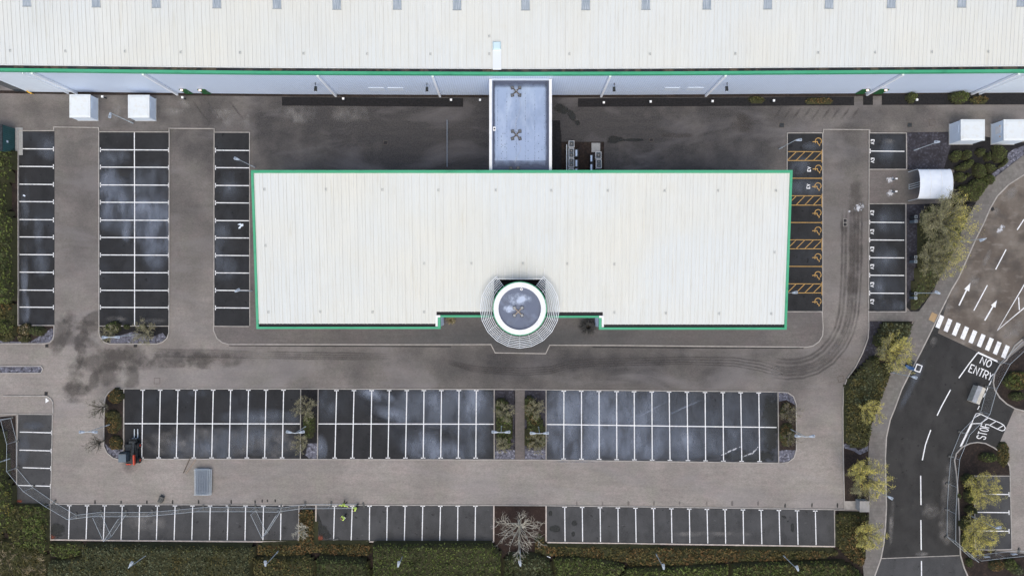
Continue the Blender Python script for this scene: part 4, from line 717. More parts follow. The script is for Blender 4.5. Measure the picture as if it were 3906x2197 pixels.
# hatch with paler patch of sheeting
p = W('B', 2305, 450, 10.2); t = thing('roof_vent', (p.x, p.y, rz_(p.x, p.y)), 'pale domed vent on a white patch of the warehouse roof', 'roof vent')
b = MB(); b.box((0, 0, .12), (.95, .95, .24)); b.build('upstand', M['clad_white'], t); b = MB(); b.prism([(-.5, -.5), (.5, -.5), (.5, .5), (-.5, .5)], .24, .42, [(-.36, -.36), (.36, -.36), (.36, .36), (-.36, .36)]); b.build('dome', surf('pale blue dome', (.62, .78, .82), (), .25), t)
b = MB(); y0 = p.y - 2.9; b.face([(p.x - .5, y0, rz_(p.x, y0) + .062), (p.x + .55, y0, rz_(p.x, y0) + .062), (p.x + .55, p.y + .3, rz_(p.x, p.y + .3) + .062), (p.x - .5, p.y + .3, rz_(p.x, p.y + .3) + .062)]); wl(b).build('patch', surf('newer roof sheet', (.74, .78, .80), (), .5), ROOFW)

# ================================================================== LINK BUILDING
LZ = 7.6
lx0, lx1 = W('N', 22, 0, LZ).x, W('N', 888, 0, LZ).x; ly1 = wfy(0) + .1; ly0 = W('s', 1985, 655, LZ).y
LK = thing('link_building', ((lx0 + lx1) / 2, (ly0 + ly1) / 2, 0), 'flat-roofed link building with wet blue-grey roof between the white-walled warehouse and office', 'link building')
lc = LK.location
def ll(b): b.v = [(x - lc.x, y - lc.y, z) for x, y, z in b.v]; return b
b = MB(); b.face([(lx0 + .35, ly0, 7.25), (lx1 - .35, ly0, 7.25), (lx1 - .35, ly1, 7.25), (lx0 + .35, ly1, 7.25)]); ll(b).build('roof', M['membrane'], LK)
for xx in (lx0 + .18, lx1 - .18):
    b = MB(); b.box((xx, (ly0 + ly1) / 2, 7.4), (.36, ly1 - ly0, .44)); ll(b).build('parapet', M['white_metal'], LK)
b = MB(); b.box((lx0 + .25, (ly0 + ly1) / 2, 3.6), (.3, ly1 - ly0, 7.2)); b.box((lx1 - .25, (ly0 + ly1) / 2, 3.6), (.3, ly1 - ly0, 7.2)); ll(b).build('wall', M['clad'], LK)
b = MB(); b.box(((lx0 + lx1) / 2, ly1 - .06, 7.5), (lx1 - lx0 - .72, .1, .5)); ll(b).build('flashing', M['clad_white'], LK)
lzr = 7.256
b = MB(); 
for (xx, yy, rx, ry) in (): pass
def roofblot(par, mat, f, x, y, rx, ry, z, loc, name='stain'):
    k = FR[f][2] * PPM; c = W(f, x, y, z); rx = rx / k * (ALT - z) / ALT; ry = ry / k * (ALT - z) / ALT; b = MB(); n = 16
    for i in range(n):
        a0, a1 = 2 * math.pi * i / n, 2 * math.pi * (i + 1) / n; P = [(0, 0), (math.cos(a0), math.sin(a0)), (math.cos(a1), math.sin(a1))]
        b.face([(c.x - loc[0] + rx * u, c.y - loc[1] + ry * v, z - loc[2]) for u, v in P], P)
    return b.build(name, M[mat], par)
M['st_roof'] = decal('dark roof band', (.085, .10, .15), .95, .7, 1.1, .6, mul=True, warp=.5)
M['st_blue'] = decal('bright wet film', (.50, .57, .70), 1.0, 1.2, .4, 1.8, mul=True, warp=1.2)
b = MB(); z = 7.259
def band(x0, x1, y0, y1, fade):   # dark bands along the edges of the roof, fading inwards
    bb = MB(); P0 = W('N', x0, y0, 7.3); P1 = W('N', x1, y1, 7.3)
    return P0, P1
P0, P1 = band(68, 850, 118, 250, 0)
b = MB(); b.face([(P0.x, P1.y, z), (P1.x, P1.y, z), (P1.x, P0.y, z), (P0.x, P0.y, z)], [(0, .98), (0, .98), (0, 0), (0, 0)]); ll(b).build('dark_band', M['st_roof'], LK)
Q0, Q1 = W('N', 68, 1240, 7.3), W('N', 850, 1400, 7.3); b = MB(); b.face([(Q0.x, Q1.y, z), (Q1.x, Q1.y, z), (Q1.x, Q0.y, z), (Q0.x, Q0.y, z)], [(0, 0), (0, 0), (0, .8), (0, .8)]); ll(b).build('dark_band', M['st_roof'], LK)
for xa, xb in ((68, 110), (850, 790)):
    E0, E1 = W('N', xa, 150, 7.3), W('N', xb, 1300, 7.3); b = MB(); q_ = [(E0.x, E1.y, z + .002), (E1.x, E1.y, z + .002), (E1.x, E0.y, z + .002), (E0.x, E0.y, z + .002)]; b.face(q_, [(0, 0), (0, .95), (0, .95), (0, 0)]); ll(b).build('dark_band', M['st_roof'], LK)
# rows of dark fixing marks
b = MB()
for xx in (138, 265, 395, 522, 652, 783):
    for yy in range(270, 1250, 17):
        if random.random() < .75: p = W('N', xx + random.uniform(-3, 3), yy + random.uniform(-5, 5), 7.25); s_ = random.uniform(.02, .05); b.box((p.x, p.y, 7.262), (s_ * 1.2, s_ * 2, .012))
for xx, yy in [(190, 910), (190, 965), (190, 1020), (190, 1055), (210, 1035), (240, 1020), (210, 1120), (190, 1145), (240, 870), (212, 870), (240, 1055), (372, 1055), (405, 1020), (560, 870), (560, 980), (560, 1105), (705, 900), (705, 1010), (705, 1120), (240, 1215), (190, 1215), (560, 1215), (705, 1210), (750, 1095)]:
    p = W('N', xx, yy, 7.25); b.box((p.x, p.y, 7.262), (.09, .09, .012))
ll(b).build('fixings', M['membrane_dark'], LK)
# ballasted mast bases
M['slab_dark'] = surf('wet dark slab', (.07, .07, .075), [((.3, .3, .3), .6, 5, 4)], .7, obj=True)
def mast_base(loc, label, rz=0, tower=False):
    t = thing('mast_base', loc, label, 'mast base', 'ballasted mast bases on the flat roofs', rz)
    for a in (1, -1):
        b = MB(); b.box((0, 0, .09), (1.5, .16, .08), rz=a * math.pi / 4); b.v = [(x, y, z + (.05 if a < 0 else 0)) for x, y, z in b.v]; b.build('cross_arm', M['arm_dark'] if not tower else M['wood'], t)
    for sx in (-1, 1):
        for sy in (-1, 1): b = MB(); b.box((sx * .54, sy * .54, .05), (.36, .36, .08), rz=random.uniform(-.1, .4)); b.v = [(x, y, z + .12) for x, y, z in b.v]; o = b.build('ballast_slab', M['slab' if tower else 'slab_dark'], t); bb = MB(); bb.box((sx * .54, sy * .54, .05), (.46, .46, .09), rz=random.uniform(-.1, .3)); bb.build('pad', M['black'], o)
    b = MB(); b.tube([(0, 0, .1), (0, 0, .55)], .035, 6); b.build('mast_stub', M['white_metal'], t)
    t.scale = (.88, .88, 1)
    return t
for (xx, yy, lb) in ((393, 290, 'crossed mast base with four slabs at the warehouse end of the link roof'), (395, 890, 'crossed mast base with four slabs halfway down the link roof'), (370, 1400, 'crossed mast base half tucked under the office fascia')):
    p = W('N', xx, yy, 7.3); mast_base((p.x, p.y, 7.26), lb)
cu = MB()
for l in ([(400, 330), (450, 430), (455, 500), (430, 610), (385, 720), (385, 850)], [(420, 985), (458, 1060), (450, 1120), (410, 1180), (375, 1270)]): cu.tube([W('N', x, y, 7.28) for x, y in l], .022, 4)
tag(cu.build('cable', surf('pale cable', (.40, .44, .52), (), .6)), 'thin grey cable looping over the link roof between the mast bases', 'cable')
p = W('N', 94, 806, 7.3); t = thing('roof_outlet', (p.x, p.y, 7.26), 'square white rainwater outlet against the left parapet of link roof', 'roof outlet'); b = MB(); b.box((0, 0, .06), (.34, .52, .1)); b.build('frame', M['white_metal'], t); b = MB(); b.lathe([(.11, .115), (.11, .13)]); b.build('opening', M['black'], t)

# ================================================================== OFFICE
ZN, ZS = 8.5, 6.6
NW, NE = W('d', 632, 427.5, ZN), W('d', 1993, 430, ZN); SW, SE = W('d', 645.5, 827, ZS), W('d', 1977.5, 831, ZS)
yN = (NW.y + NE.y) / 2; yS = SW.y
OF = thing('office_building', (0, (yN + SW.y) / 2, 0), 'long office with white ribbed roof, green edges and a round tower', 'office building'); oc = OF.location
def ol(b): b.v = [(x - oc.x, y - oc.y, z) for x, y, z in b.v]; return b
def oz(y): return ZS + (y - yS) / (yN - yS) * (ZN - ZS)
def oyN(x): return NW.y + (NE.y - NW.y) * (x - NW.x) / (NE.x - NW.x)
def OW(f, x, y):   # ray to the sloping roof plane
    p = W(f, x, y, 7.0)
    for _ in range(6): p = W(f, x, y, oz(p.y))
    return p
xL, xR = NW.x, NE.x
xl2 = OW('M', 258, 700).x; xr2 = OW('M', 2205, 700).x
yWL = OW('M', 0, 820).y; yWR = OW('M', 2400, 828).y; yC = OW('M', 600, 677).y; yCR = OW('M', 2000, 683).y
gy = lambda f, x, y: OW(f, x, y).y
yrL, yrR, yrC, yrCR = gy('M', 100, 755), gy('M', 2400, 764), gy('M', 500, 608), gy('M', 2000, 613)
x917, x1548 = OW('M', 917, 300).x, OW('M', 1548, 300).x; y213 = gy('M', 1200, 213)
xin_l, xin_r = OW('M', 207, 640).x, OW('M', 2252, 640).x
def south(x):
    if x < xin_l: return yrL
    if x < x917: return yrC
    if x < x1548: return y213
    if x < xin_r: return yrCR
    return yrR
xa_, xb_ = xL + .28, xR - .28
def slab_(b, x0, x1, y0, y1, lift=0.0):
    b.face([(x0, y0, oz(y0) + lift), (x1, y0, oz(y0) + lift), (x1, y1, oz(y1) + lift), (x0, y1, oz(y1) + lift)])
b = MB(); yT = (yN) - .34
for x0, x1, y0 in ((xa_, xin_l, yrL), (xin_l, x917, yrC), (x917, x1548, y213), (x1548, xin_r, yrCR), (xin_r, xb_, yrR)):
    slab_(b, x0, x1, y0, yT); b.face([(x0, y0, oz(y0) - .15), (x1, y0, oz(y0) - .15), (x1, y0, oz(y0)), (x0, y0, oz(y0))])
ROF = ol(b).build('roof', M['roof'], OF)
b = MB(); b2 = MB(); x = xa_ + .1; k = 0
while x < xb_ - .05:
    y0 = south(x) - .03; hh = .055
    for bb, dx, wd, h in ((b, 0, .045, hh), (b2, .06, .03, .012)):
        if bb is b2 and k % 2: continue
        u0, u1 = x + dx - wd / 2, x + dx + wd / 2; z0, z1 = oz(y0), oz(yT)
        bb.face([(u0, y0, z0 + h), (u1, y0, z0 + h), (u1, yT, z1 + h), (u0, yT, z1 + h)]); bb.face([(u1, y0, z0), (u1, yT, z1), (u1, yT, z1 + h), (u1, y0, z0 + h)]); bb.face([(u0, yT, z1), (u0, y0, z0), (u0, y0, z0 + h), (u0, yT, z1 + h)]); bb.face([(u0, y0, z0), (u1, y0, z0), (u1, y0, z0 + h), (u0, y0, z0 + h)])
    x += .38 if k % 2 else .62; k += 1
ol(b).build('roof_seams', M['rib'], ROF); ol(b2).build('seam_edges', M['rib_dark'], ROF)
# gutters
b = MB()
for x0, x1, y0, y1 in ((xa_, OW('M', 222, 760).x, yWL + .28, yrL), (xin_l, x917 + .4, yC + .28, yrC), (x1548 - .4, xin_r, yCR + .28, yrCR), (OW('M', 2250, 790).x, xb_, yWR + .28, yrR)):
    b.face([(x0, y0, oz(y0) - .22), (x1, y0, oz(y0) - .22), (x1, y1 + .1, oz(y0) - .22), (x0, y1 + .1, oz(y0) - .22)])
ol(b).build('gutter', M['gutter_clean'], OF)
b = MB()
def gbar(p0, p1, z0, z1, wd, side):
    """green coping: line p0->p1 is the outer edge; side = inward normal"""
    (xa, ya), (xb, yb) = p0, p1; sx, sy = side[0] * wd, side[1] * wd; t_ = .12; dn = .42
    O0, O1, I0, I1 = (xa, ya), (xb, yb), (xa + sx, ya + sy), (xb + sx, yb + sy)
    b.face([(*O0, z0 + t_), (*O1, z1 + t_), (*I1, z1 + t_), (*I0, z0 + t_)]); b.face([(*O0, z0 - dn), (*O1, z1 - dn), (*O1, z1 + t_), (*O0, z0 + t_)]); b.face([(*I1, z1 - dn), (*I0, z0 - dn), (*I0, z0 + t_), (*I1, z1 + t_)]); b.face([(*O1, z1 - dn), (*O0, z0 - dn), (*I0, z0 - dn), (*I1, z1 - dn)])
gw = .30
gbar((xL, yN), (xR, yN), ZN, ZN, .36, (0, -1)); gbar((xL, yWL), (xL, yN - .36), oz(yWL), oz(yN), gw, (1, 0)); gbar((xR, yWR), (xR, yN - .36), oz(yWR), oz(yN), gw, (-1, 0))
gbar((xL + gw, yWL), (xl2, yWL), oz(yWL), oz(yWL), .29, (0, 1)); gbar((xr2, yWR), (xR - gw, yWR), oz(yWR), oz(yWR), .29, (0, 1))
gbar((xl2, yWL + .29), (xl2, yC), oz(yWL), oz(yC), .33, (-1, 0)); gbar((xr2, yWR + .29), (xr2, yCR), oz(yWR), oz(yCR), .33, (1, 0))
gbar((xl2 , yC), (x917 + .6, yC), oz(yC), oz(yC), .28, (0, 1)); gbar((x1548 - .6, yCR), (xr2, yCR), oz(yCR), oz(yCR), .28, (0, 1))
ol(b).build('fascia', M['green'], OF)
b = MB()
for (xc, y0, y1) in ((xl2 - .49, yWL + .35, yC + .28), (xr2 + .49, yWR + .35, yCR + .28)): b.box((xc, (y0 + y1) / 2, oz(yC) + .02), (.27, y1 - y0, .12))
b.box((xl2 - .26, yC + .14, oz(yC) + .14), (.5, .27, .1)); b.box((xr2 + .26, yCR + .14, oz(yCR) + .14), (.5, .27, .1)); ol(b).build('white_coping', M['white_metal'], OF)
b = MB(); ins = .22
wp = [(xL + ins, yWL + ins), (xl2 - ins, yWL + ins), (xl2 - ins, yC + ins), (xr2 + ins, yC + ins), (xr2 + ins, yWR + ins), (xR - ins, yWR + ins), (xR - ins, yN - ins), (xL + ins, yN - ins)]
for i in range(len(wp)):
    (xa, ya), (xb, yb) = wp[i], wp[(i + 1) % len(wp)]; b.face([(xa, ya, 0), (xb, yb, 0), (xb, yb, oz(yb) - .3), (xa, ya, oz(ya) - .3)])
ol(b).build('wall', M['clad'], OF)
b = MB()
for zb in (1.0, 4.2):
    for i in range(len(wp)):
        if i == 3: continue
        (xa, ya), (xb, yb) = wp[i], wp[(i + 1) % len(wp)]; d = Vector((xb - xa, yb - ya)); L_ = d.length; d.normalize(); nn = Vector((d.y, -d.x)) * .03
        if L_ < 3: continue
        p0 = Vector((xa, ya)) + d * .6 + nn; p1 = Vector((xb, yb)) - d * .6 + nn; b.face([(p0.x, p0.y, zb), (p1.x, p1.y, zb), (p1.x, p1.y, zb + 1.4), (p0.x, p0.y, zb + 1.4)])
ol(b).build('window_band', M['glass'], OF)
# recess behind the tower
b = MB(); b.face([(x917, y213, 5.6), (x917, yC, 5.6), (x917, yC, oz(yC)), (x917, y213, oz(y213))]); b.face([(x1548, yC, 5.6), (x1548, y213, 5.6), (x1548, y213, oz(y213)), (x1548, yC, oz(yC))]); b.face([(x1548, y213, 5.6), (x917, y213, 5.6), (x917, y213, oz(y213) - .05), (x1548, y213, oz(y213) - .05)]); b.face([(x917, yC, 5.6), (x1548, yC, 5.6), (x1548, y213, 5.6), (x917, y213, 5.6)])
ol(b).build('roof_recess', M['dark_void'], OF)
oa = [(665, 477), (820, 477), (962, 478), (1103, 479), (1247, 479), (1387, 480), (1529, 480), (1672, 480), (1806, 480), (1952, 480), (668, 618), (1067, 663), (1186, 663), (1316, 663), (1427, 664), (1545, 665), (675, 785), (806, 784), (937, 785), (1067, 785), (1545, 786), (1675, 788), (1808, 789), (1940, 789), (1948, 635)]
rowname = lambda y: 'north edge' if y < 500 else ('south edge' if y > 700 else 'middle')
cnt = {}
for (x, y) in oa:
    p = OW('d', x, y); r_ = rowname(y); cnt[r_] = cnt.get(r_, 0) + 1
    place(AP, first, (p.x, p.y, oz(p.y) + .03), f'small grey anchor on the {r_} of the office roof, {ORD[cnt[r_]-1]} from the west' if (x, y) != (1948, 635) else 'small grey anchor alone near the east verge of the office roof', 'roof anchors on the office')

# tower
TZ = 9.6; tc = W('s', 1982.6, 1177, TZ); TW = lambda r, z: r / PPM * (ALT - z) / ALT
b = MB(); b.lathe([(3.05, 0), (3.05, TZ - .5)], (tc.x, tc.y, 0), 32); TOW = ol(b).build('tower_drum', M['glass'], OF)
def ring(r0, r1, z0, z1, n, mat, name, par, rot=0):
    b = MB()
    for i in range(n):
        a0, a1 = 2 * math.pi * i / n + rot, 2 * math.pi * (i + 1) / n + rot; c0, s0, c1, s1 = math.cos(a0), math.sin(a0), math.cos(a1), math.sin(a1)
        P = lambda r, c, s, z: (tc.x + r * c - oc.x, tc.y + r * s - oc.y, z)
        b.face([P(r0, c0, s0, z1), P(r1, c0, s0, z1), P(r1, c1, s1, z1), P(r0, c1, s1, z1)]); b.face([P(r1, c0, s0, z0), P(r1, c1, s1, z0), P(r1, c1, s1, z1), P(r1, c0, s0, z1)]); b.face([P(r0, c1, s1, z0), P(r0, c0, s0, z0), P(r0, c0, s0, z1), P(r0, c1, s1, z1)]); b.face([P(r0, c1, s1, z0), P(r1, c1, s1, z0), P(r1, c0, s0, z0), P(r0, c0, s0, z0)])
    return b.build(name, M[mat], par)
ring(TW(100, TZ), TW(103.5, TZ), TZ - .6, TZ - .02, 40, 'green', 'green_rim', TOW); ring(TW(81, TZ), TW(100, TZ), TZ - .5, TZ + .08, 40, 'white_metal', 'coping', TOW)
b = MB(); b.flat([(tc.x + TW(82, TZ) * math.cos(2 * math.pi * i / 20), tc.y + TW(82, TZ) * math.sin(2 * math.pi * i / 20)) for i in range(20)], TZ - .25); ol(b).build('tower_roof', M['membrane_tower'], TOW)
roofblot(TOW, 'st_blue', 'M', 1210, 455, 190, 85, TZ - .245, oc).location = (0, 0, TZ - .245 - (TZ - .245 - 0) + 0) if False else (0, 0, 0)
roofblot(TOW, 'st_blue', 'M', 1110, 570, 100, 60, TZ - .243, oc)
p = W('M', 1213, 607, TZ - .2); mast_base((p.x, p.y, TZ - .24), 'crossed timber mast base with four slabs on the round tower roof', 0, True)
p = W('M', 1253, 333, TZ - .2); t = thing('roof_outlet', (p.x, p.y, TZ - .24), 'round white outlet ring near the north rim of the tower roof', 'roof outlet'); b = MB(); b.lathe([(.17, 0), (.17, .06)], n=16); b.build('ring', M['white_metal'], t); b = MB(); b.lathe([(.07, .06), (.07, .075)]); b.build('opening', M['black'], t)
# louvred canopy: nine faceted rings of blades on radial arms
CZ = 7.9; cc = W('s', 1982.6, 1176.5, CZ); rs = [TW(r, CZ) for r in (111, 118, 125, 131.5, 138, 144.5, 151)]
ang = [(-90 + 18 * k) for k in range(-8, 9)]   # vertex straight down; open 72 degrees at the north
CAN = MB(); M['blade'] = surf('white louvre blade', (.88, .91, .95), [((.6, .64, .68), .4, 2, 3)], .4)
for j, r in enumerate(rs):
    for a0, a1 in zip(ang, ang[1:]):
        p0 = Vector((cc.x + r * math.cos(R(a0)), cc.y + r * math.sin(R(a0)), CZ)); p1 = Vector((cc.x + r * math.cos(R(a1)), cc.y + r * math.sin(R(a1)), CZ)); m = (p0 + p1) / 2; d = p1 - p0
        last = j == len(rs) - 1; CAN.box((m.x, m.y, m.z), (d.length, .07 if last else .06, .16), rz=math.atan2(d.y, d.x), rx=R(0 if last else -14))
CANO = ol(CAN).build('louvre_canopy', M['blade'], OF)
b = MB()
for a in ang:
    p0 = (cc.x + 3.0 * math.cos(R(a)), cc.y + 3.0 * math.sin(R(a)), CZ - .04); p1 = (cc.x + rs[-1] * math.cos(R(a)), cc.y + rs[-1] * math.sin(R(a)), CZ - .04); b.tube([p0, p1], .035, 4)
ol(b).build('canopy_arm', M['lamp_metal'], CANO)
b = MB(); q0, q1 = W('M', 962, 206, CZ), W('M', 1508, 206, CZ); b.tube([q0, q1], .07, 4); q0, q1 = W('M', 962, 188, CZ - .3), W('M', 1508, 188, CZ - .3)
for xx in (955, 1050, 1147, 1245, 1345, 1440, 1535): a = OW('M', xx, 70); c = OW('M', xx, 205); b.tube([(a.x, a.y, a.z + .08), (c.x, c.y, c.z + .12)], .035, 4)
ol(b).build('canopy_beam', M['white_metal'], CANO)

# ================================================================== CABINS, CONTAINER, SHELTER, PLANT
def cabin(f, x0, y0, x1, y1, z, label, side, pane=None, cross=False):
    a, c = W(f, x0, y1, z), W(f, x1, y0, z); cx, cy = (a.x + c.x) / 2, (a.y + c.y) / 2; hx, hy = (c.x - a.x) / 2, (c.y - a.y) / 2
    t = thing('white_cabin', (cx, cy, 0), label, 'cabin', 'white cabins beside the warehouse yard'); b = MB(); b.box((0, 0, (z - .15) / 2 + .08), (2 * hx - .12, 2 * hy - .12, z - .15)); b.build('body', M['clad_white'], t)
    b = MB(); e = .0; b.prism([(-hx, -hy), (hx, -hy), (hx, hy), (-hx, hy)], z - .12, z, None); q = .32; b.prism([(-hx + .07, -hy + .07), (hx - .07, -hy + .07), (hx - .07, hy - .07), (-hx + .07, hy - .07)], z, z + .10, [(-hx + q, -hy + q), (hx - q, -hy + q), (hx - q, hy - q), (-hx + q, hy - q)]); b.build('roof', M['roof_cabin'], t)
    b = MB(); b.box((0, 0, .04), (2 * hx + .05, 2 * hy + .05, .08)); b.build('plinth', M['slab'], t)
    sx = (hx - .04) * side; b = MB(); b.box((sx, .2 * hy, z * .58), (.05, hy * .7, z * .42)); b.build('panel', M['window_pale'] if not cross else M['white_metal'], t)
    if cross:
        for yy in (-.5, .5): b = MB(); b.box((sx + .04 * side, yy * hy, z * .72), (.05, .16, .10)); b.build('warning_label', M['yellow'], t)
    return t
M['roof_cabin'] = surf('white cabin roof', (.70, .74, .76), [((.62, .60, .54), .5, 1.6, 5, (1, 1, 1), .5, .72)], .6)
cabin('A', 682, 930, 888, 1158, 1.9, 'white cube cabin by the warehouse wall, westernmost of the row', 1); cabin('A', 1257, 935, 1468, 1160, 1.9, 'white cube cabin with stained roof beside a leaning lamp post', 1)
cabin('Q', 475, 26, 856, 360, 2.6, 'white cabin with raised pale roof beside the dark slate bed', -1); cabin('Q', 1152, 26, 1530, 362, 2.6, 'white cabin with yellow labels on its side, cut by the frame edge', -1, cross=True)
a, c = W('s', -130, 575, 2.4), W('s', 9, 476, 2.4); t = thing('green_container', ((a.x + c.x) / 2, (a.y + c.y) / 2, 0), 'dark green steel container beside the hedge at the west edge', 'container')
b = MB(); hx, hy = (c.x - a.x) / 2, (c.y - a.y) / 2; b.box((0, 0, 1.2), (2 * hx, 2 * hy, 2.36)); b.build('body', M['container'], t); b = MB(); b.box((0, 0, 2.42), (2 * hx + .06, 2 * hy + .06, .08)); b.build('roof', M['machine'], t)
b = MB()
for k in range(12): b.box((hx + .01, -hy + .2 + k * (2 * hy - .4) / 11, 1.2), (.05, .08, 2.1))
b.build('ribs', M['container'], t); b = MB(); b.box((hx + .04, -.35, 1.5), (.03, .28, .3)); b.build('notice', M['window_pale'], t)
b = MB(); b.box((hx + .6, 0, .03), (1.0, 2 * hy + .3, .06)); b.build('plinth', M['slab'], t)
# cycle shelter: barrel roof with arch frames
a, c = W('F', 1525, 667, 2.2), W('F', 1845, 377, 2.2); cx, cy = (a.x + c.x) / 2, (a.y + c.y) / 2; hx, hy = (c.x - a.x) / 2, (c.y - a.y) / 2
SH = thing('cycle_shelter', (cx, cy, 0), 'white barrel-roofed cycle shelter at the end of the paved bay', 'cycle shelter')
b = MB(); n = 14; pr = [(-hy * math.cos(math.pi * k / n), 2.2 + .75 * math.sin(math.pi * k / n)) for k in range(n + 1)]
for (y0, z0), (y1, z1) in zip(pr, pr[1:]): b.face([(-hx, y0, z0), (hx, y0, z0), (hx, y1, z1), (-hx, y1, z1)][::1]); b.face([(-hx, y1, z1 - .04), (hx, y1, z1 - .04), (hx, y0, z0 - .04), (-hx, y0, z0 - .04)])
b.build('roof', surf('white shelter roof', (.80, .85, .92), [((.62, .68, .76), .5, .9, 4)], .5), SH, True)
for xx in (-hx, -hx / 3, hx / 3, hx): b = MB(); b.tube([(xx, y, z + .015) for y, z in pr], .03, 4); b.build('arch', M['white_metal'], SH)
for xx in (-hx + .05, hx - .05):
    for yy in (-hy, hy): b = MB(); b.tube([(xx, yy, 0), (xx, yy, 2.2)], .05, 6); b.build('post', M['lamp_metal'], SH)
p = W('F', 1490, 540); t = thing('cycle_rack', (p.x, p.y, .012), 'pale tubular cycle rack sticking out from under the white shelter', 'cycle rack')
for yy in (-.25, 0.05, .35): b = MB(); b.tube([(-.65, yy - .2, .05), (-.6, yy - .2, .75), (.75, yy + .2, .9), (.9, yy + .2, .05)], .035, 5); b.build('hoop', M['lamp_metal'], t)
b = MB(); b.tube([(-.65, -.5, .04), (-.65, .25, .04)], .03, 5); b.build('ground_rail', M['lamp_metal'], t)
# charging posts in the cycle bay, bay-side chargers
for (f, xx, yy, lb) in (('F', 1285, 480, 'short dark post with white cap in the pale patch nearer the top'), ('F', 1283, 604, 'short dark post in the lower pale patch of the cycle bay')):
    p = W(f, xx, yy); t = thing('post', (p.x, p.y, .012), lb, 'post', 'short posts in the cycle bay'); b = MB(); b.box((0, 0, .45), (.22, .14, .9)); b.build('body', M['machine_grey'], t); b = MB(); b.box((.02, 0, .93), (.30, .2, .06)); b.build('cap', M['white_metal'], t)
for (f, xx, yy, lb) in (('F', 1460, 875, 'twin charging unit with bright square frame in the slate bed, northern one'), ('F', 1458, 1265, 'twin charging unit with two dull frames in the slate bed, middle one'), ('G', 1458, 330, 'twin charging unit with pale top in the slate bed, southern one by path')):
    p = W(f, xx, yy); t = thing('charging_unit', (p.x, p.y, .03), lb, 'charging unit', 'charging units behind the electric bays')
    for s_ in (-1, 1): b = MB(); b.box((0, s_ * .3, .65), (.30, .36, 1.3)); o = b.build('cabinet', M['machine_grey'] if s_ < 0 else M['machine'], t); b = MB(); b.rail([(-.15, s_ * .3 - .18), (.15, s_ * .3 - .18), (.15, s_ * .3 + .18), (-.15, s_ * .3 + .18)], .045, 1.30, 1.34, True); b.build('frame', M['lamp_metal'], o)
p = W('F', 818, 900); t = thing('drain_grate', (p.x, p.y, .0), 'twin dark drain grates set in the east aisle', 'drain')
for s_ in (-1, 1): b = MB(); b.box((0, s_ * .27, .006), (.5, .5, .012)); o = b.build('grate', M['black'], t); b = MB(); b.rail([(-.25, s_ * .27 - .25), (.25, s_ * .27 - .25), (.25, s_ * .27 + .25), (-.25, s_ * .27 + .25)], .05, .01, .02, True); b.build('frame', M['kerb'], o)
# manhole covers and gullies
def cover(f, x, y, sx, sy, label, mat='black', rz=0, name='manhole_cover', frame=False):
    p = W(f, x, y); t = thing(name, (p.x, p.y, 0.006), label, name.replace('_', ' '), 'covers and gullies in the paving', rz); b = MB(); b.box((0, 0, .004), (sx, sy, .01)); b.build('lid', M[mat], t)
    b = MB(); b.rail([(-sx / 2, -sy / 2), (sx / 2, -sy / 2), (sx / 2, sy / 2), (-sx / 2, sy / 2)], .05, .006, .014, True); b.build('rim', M['arm_dark'], t)
cover('B', 1212, 1405, .5, .5, 'dark square gully west of link in the north yard', name='gully'); cover('C', 1248, 1378, .5, .4, 'dark gully at the end of a long damp patch', name='gully'); cover('C', 2528, 1232, .7, .65, 'dark square cover just north of the accessible bays', 'machine'); cover('D', 1452, 1230, .68, .62, 'dark square cover south of the green warehouse doors', 'machine')
cover('I', 432, 770, .42, .42, 'dark gully by the curved kerb of the west bed', name='gully'); cover('I', 1248, 770, .5, .42, 'dark gully below the island with the twin-headed lamp', name='gully'); cover('I', 425, 1210, .42, .5, 'dark gully next to the painted white triangle', name='gully')
cover('F', 2265, 768, .5, .5, 'dark square gully in the worn road beside the kerb', rz=.5, name='gully')
for f, x, y, lb, rz in (('X', 374, 1280, 'thin square cover outline in pale paving near the east kerb', .2), ('I', 1447, 1093, 'faint square cover outline in paving above the south bays', 0), ('D', 1673, 1208, 'faint square cover outline between the dark cover and white cabins', 0)): cover(f, x, y, .78, .78, lb, 'paver', rz)
# bollard lights along the warehouse
BP = thing('bollard_light', (0, 0, 0), 'bollard', 'bollard light'); b = MB(); b.lathe([(.09, 0), (.09, .8)], n=10); b.build('post', M['machine'], BP); b = MB(); b.box((0, 0, .9), (.28, .28, .18)); b.build('lamp_head', M['white_metal'], BP); bf = [True]
for i, (f, x, y) in enumerate([('A', 1007, 952), ('A', 1793, 960), ('B', 797, 972), ('B', 1856, 984), ('B', 2141, 985), ('C', 781, 1010), ('C', 1240, 1001), ('C', 1849, 997), ('D', 118, 991), ('D', 1523, 983)]):
    p = W(f, x, y, .9); place(BP, bf, (p.x, p.y, .02), f'white-topped bollard light along the foot of the warehouse wall, {ORD[i]} from the west', 'bollard lights along the warehouse wall')
# air conditioning plant
def acunit(f, x, y, w_, d_, h, fans, label, big=False):
    p = W(f, x, y, h); t = thing('air_conditioner', (p.x, p.y, .02), label, 'air conditioner', 'outdoor units between link and yard'); b = MB(); b.box((0, 0, h / 2), (w_, d_, h)); b.build('casing', M['white_metal'], t)
    b = MB(); b.box((0, 0, h + .012), (w_ - .10, d_ - .10, .02)); b.build('top_grille', M['machine_grey'], t)
    for k in range(fans):
        yy = 0 if fans == 1 else (k - .5) * d_ * .48; r = min(w_, d_ / fans) * .40; b = MB(); b.lathe([(r, h + .02), (r, h + .05), (r * .86, h + .05), (r * .86, h + .035)], (0, yy, 0), 16); o = b.build('fan', M['machine'], t)
        b = MB()
        for q_ in range(4): b.box((0, yy, h + .06), (2 * r, .025, .012), rz=q_ * math.pi / 4)
        b.lathe([(r * .25, h + .055), (r * .25, h + .075)], (0, yy, 0), 10); b.build('guard', M['slab'], o)
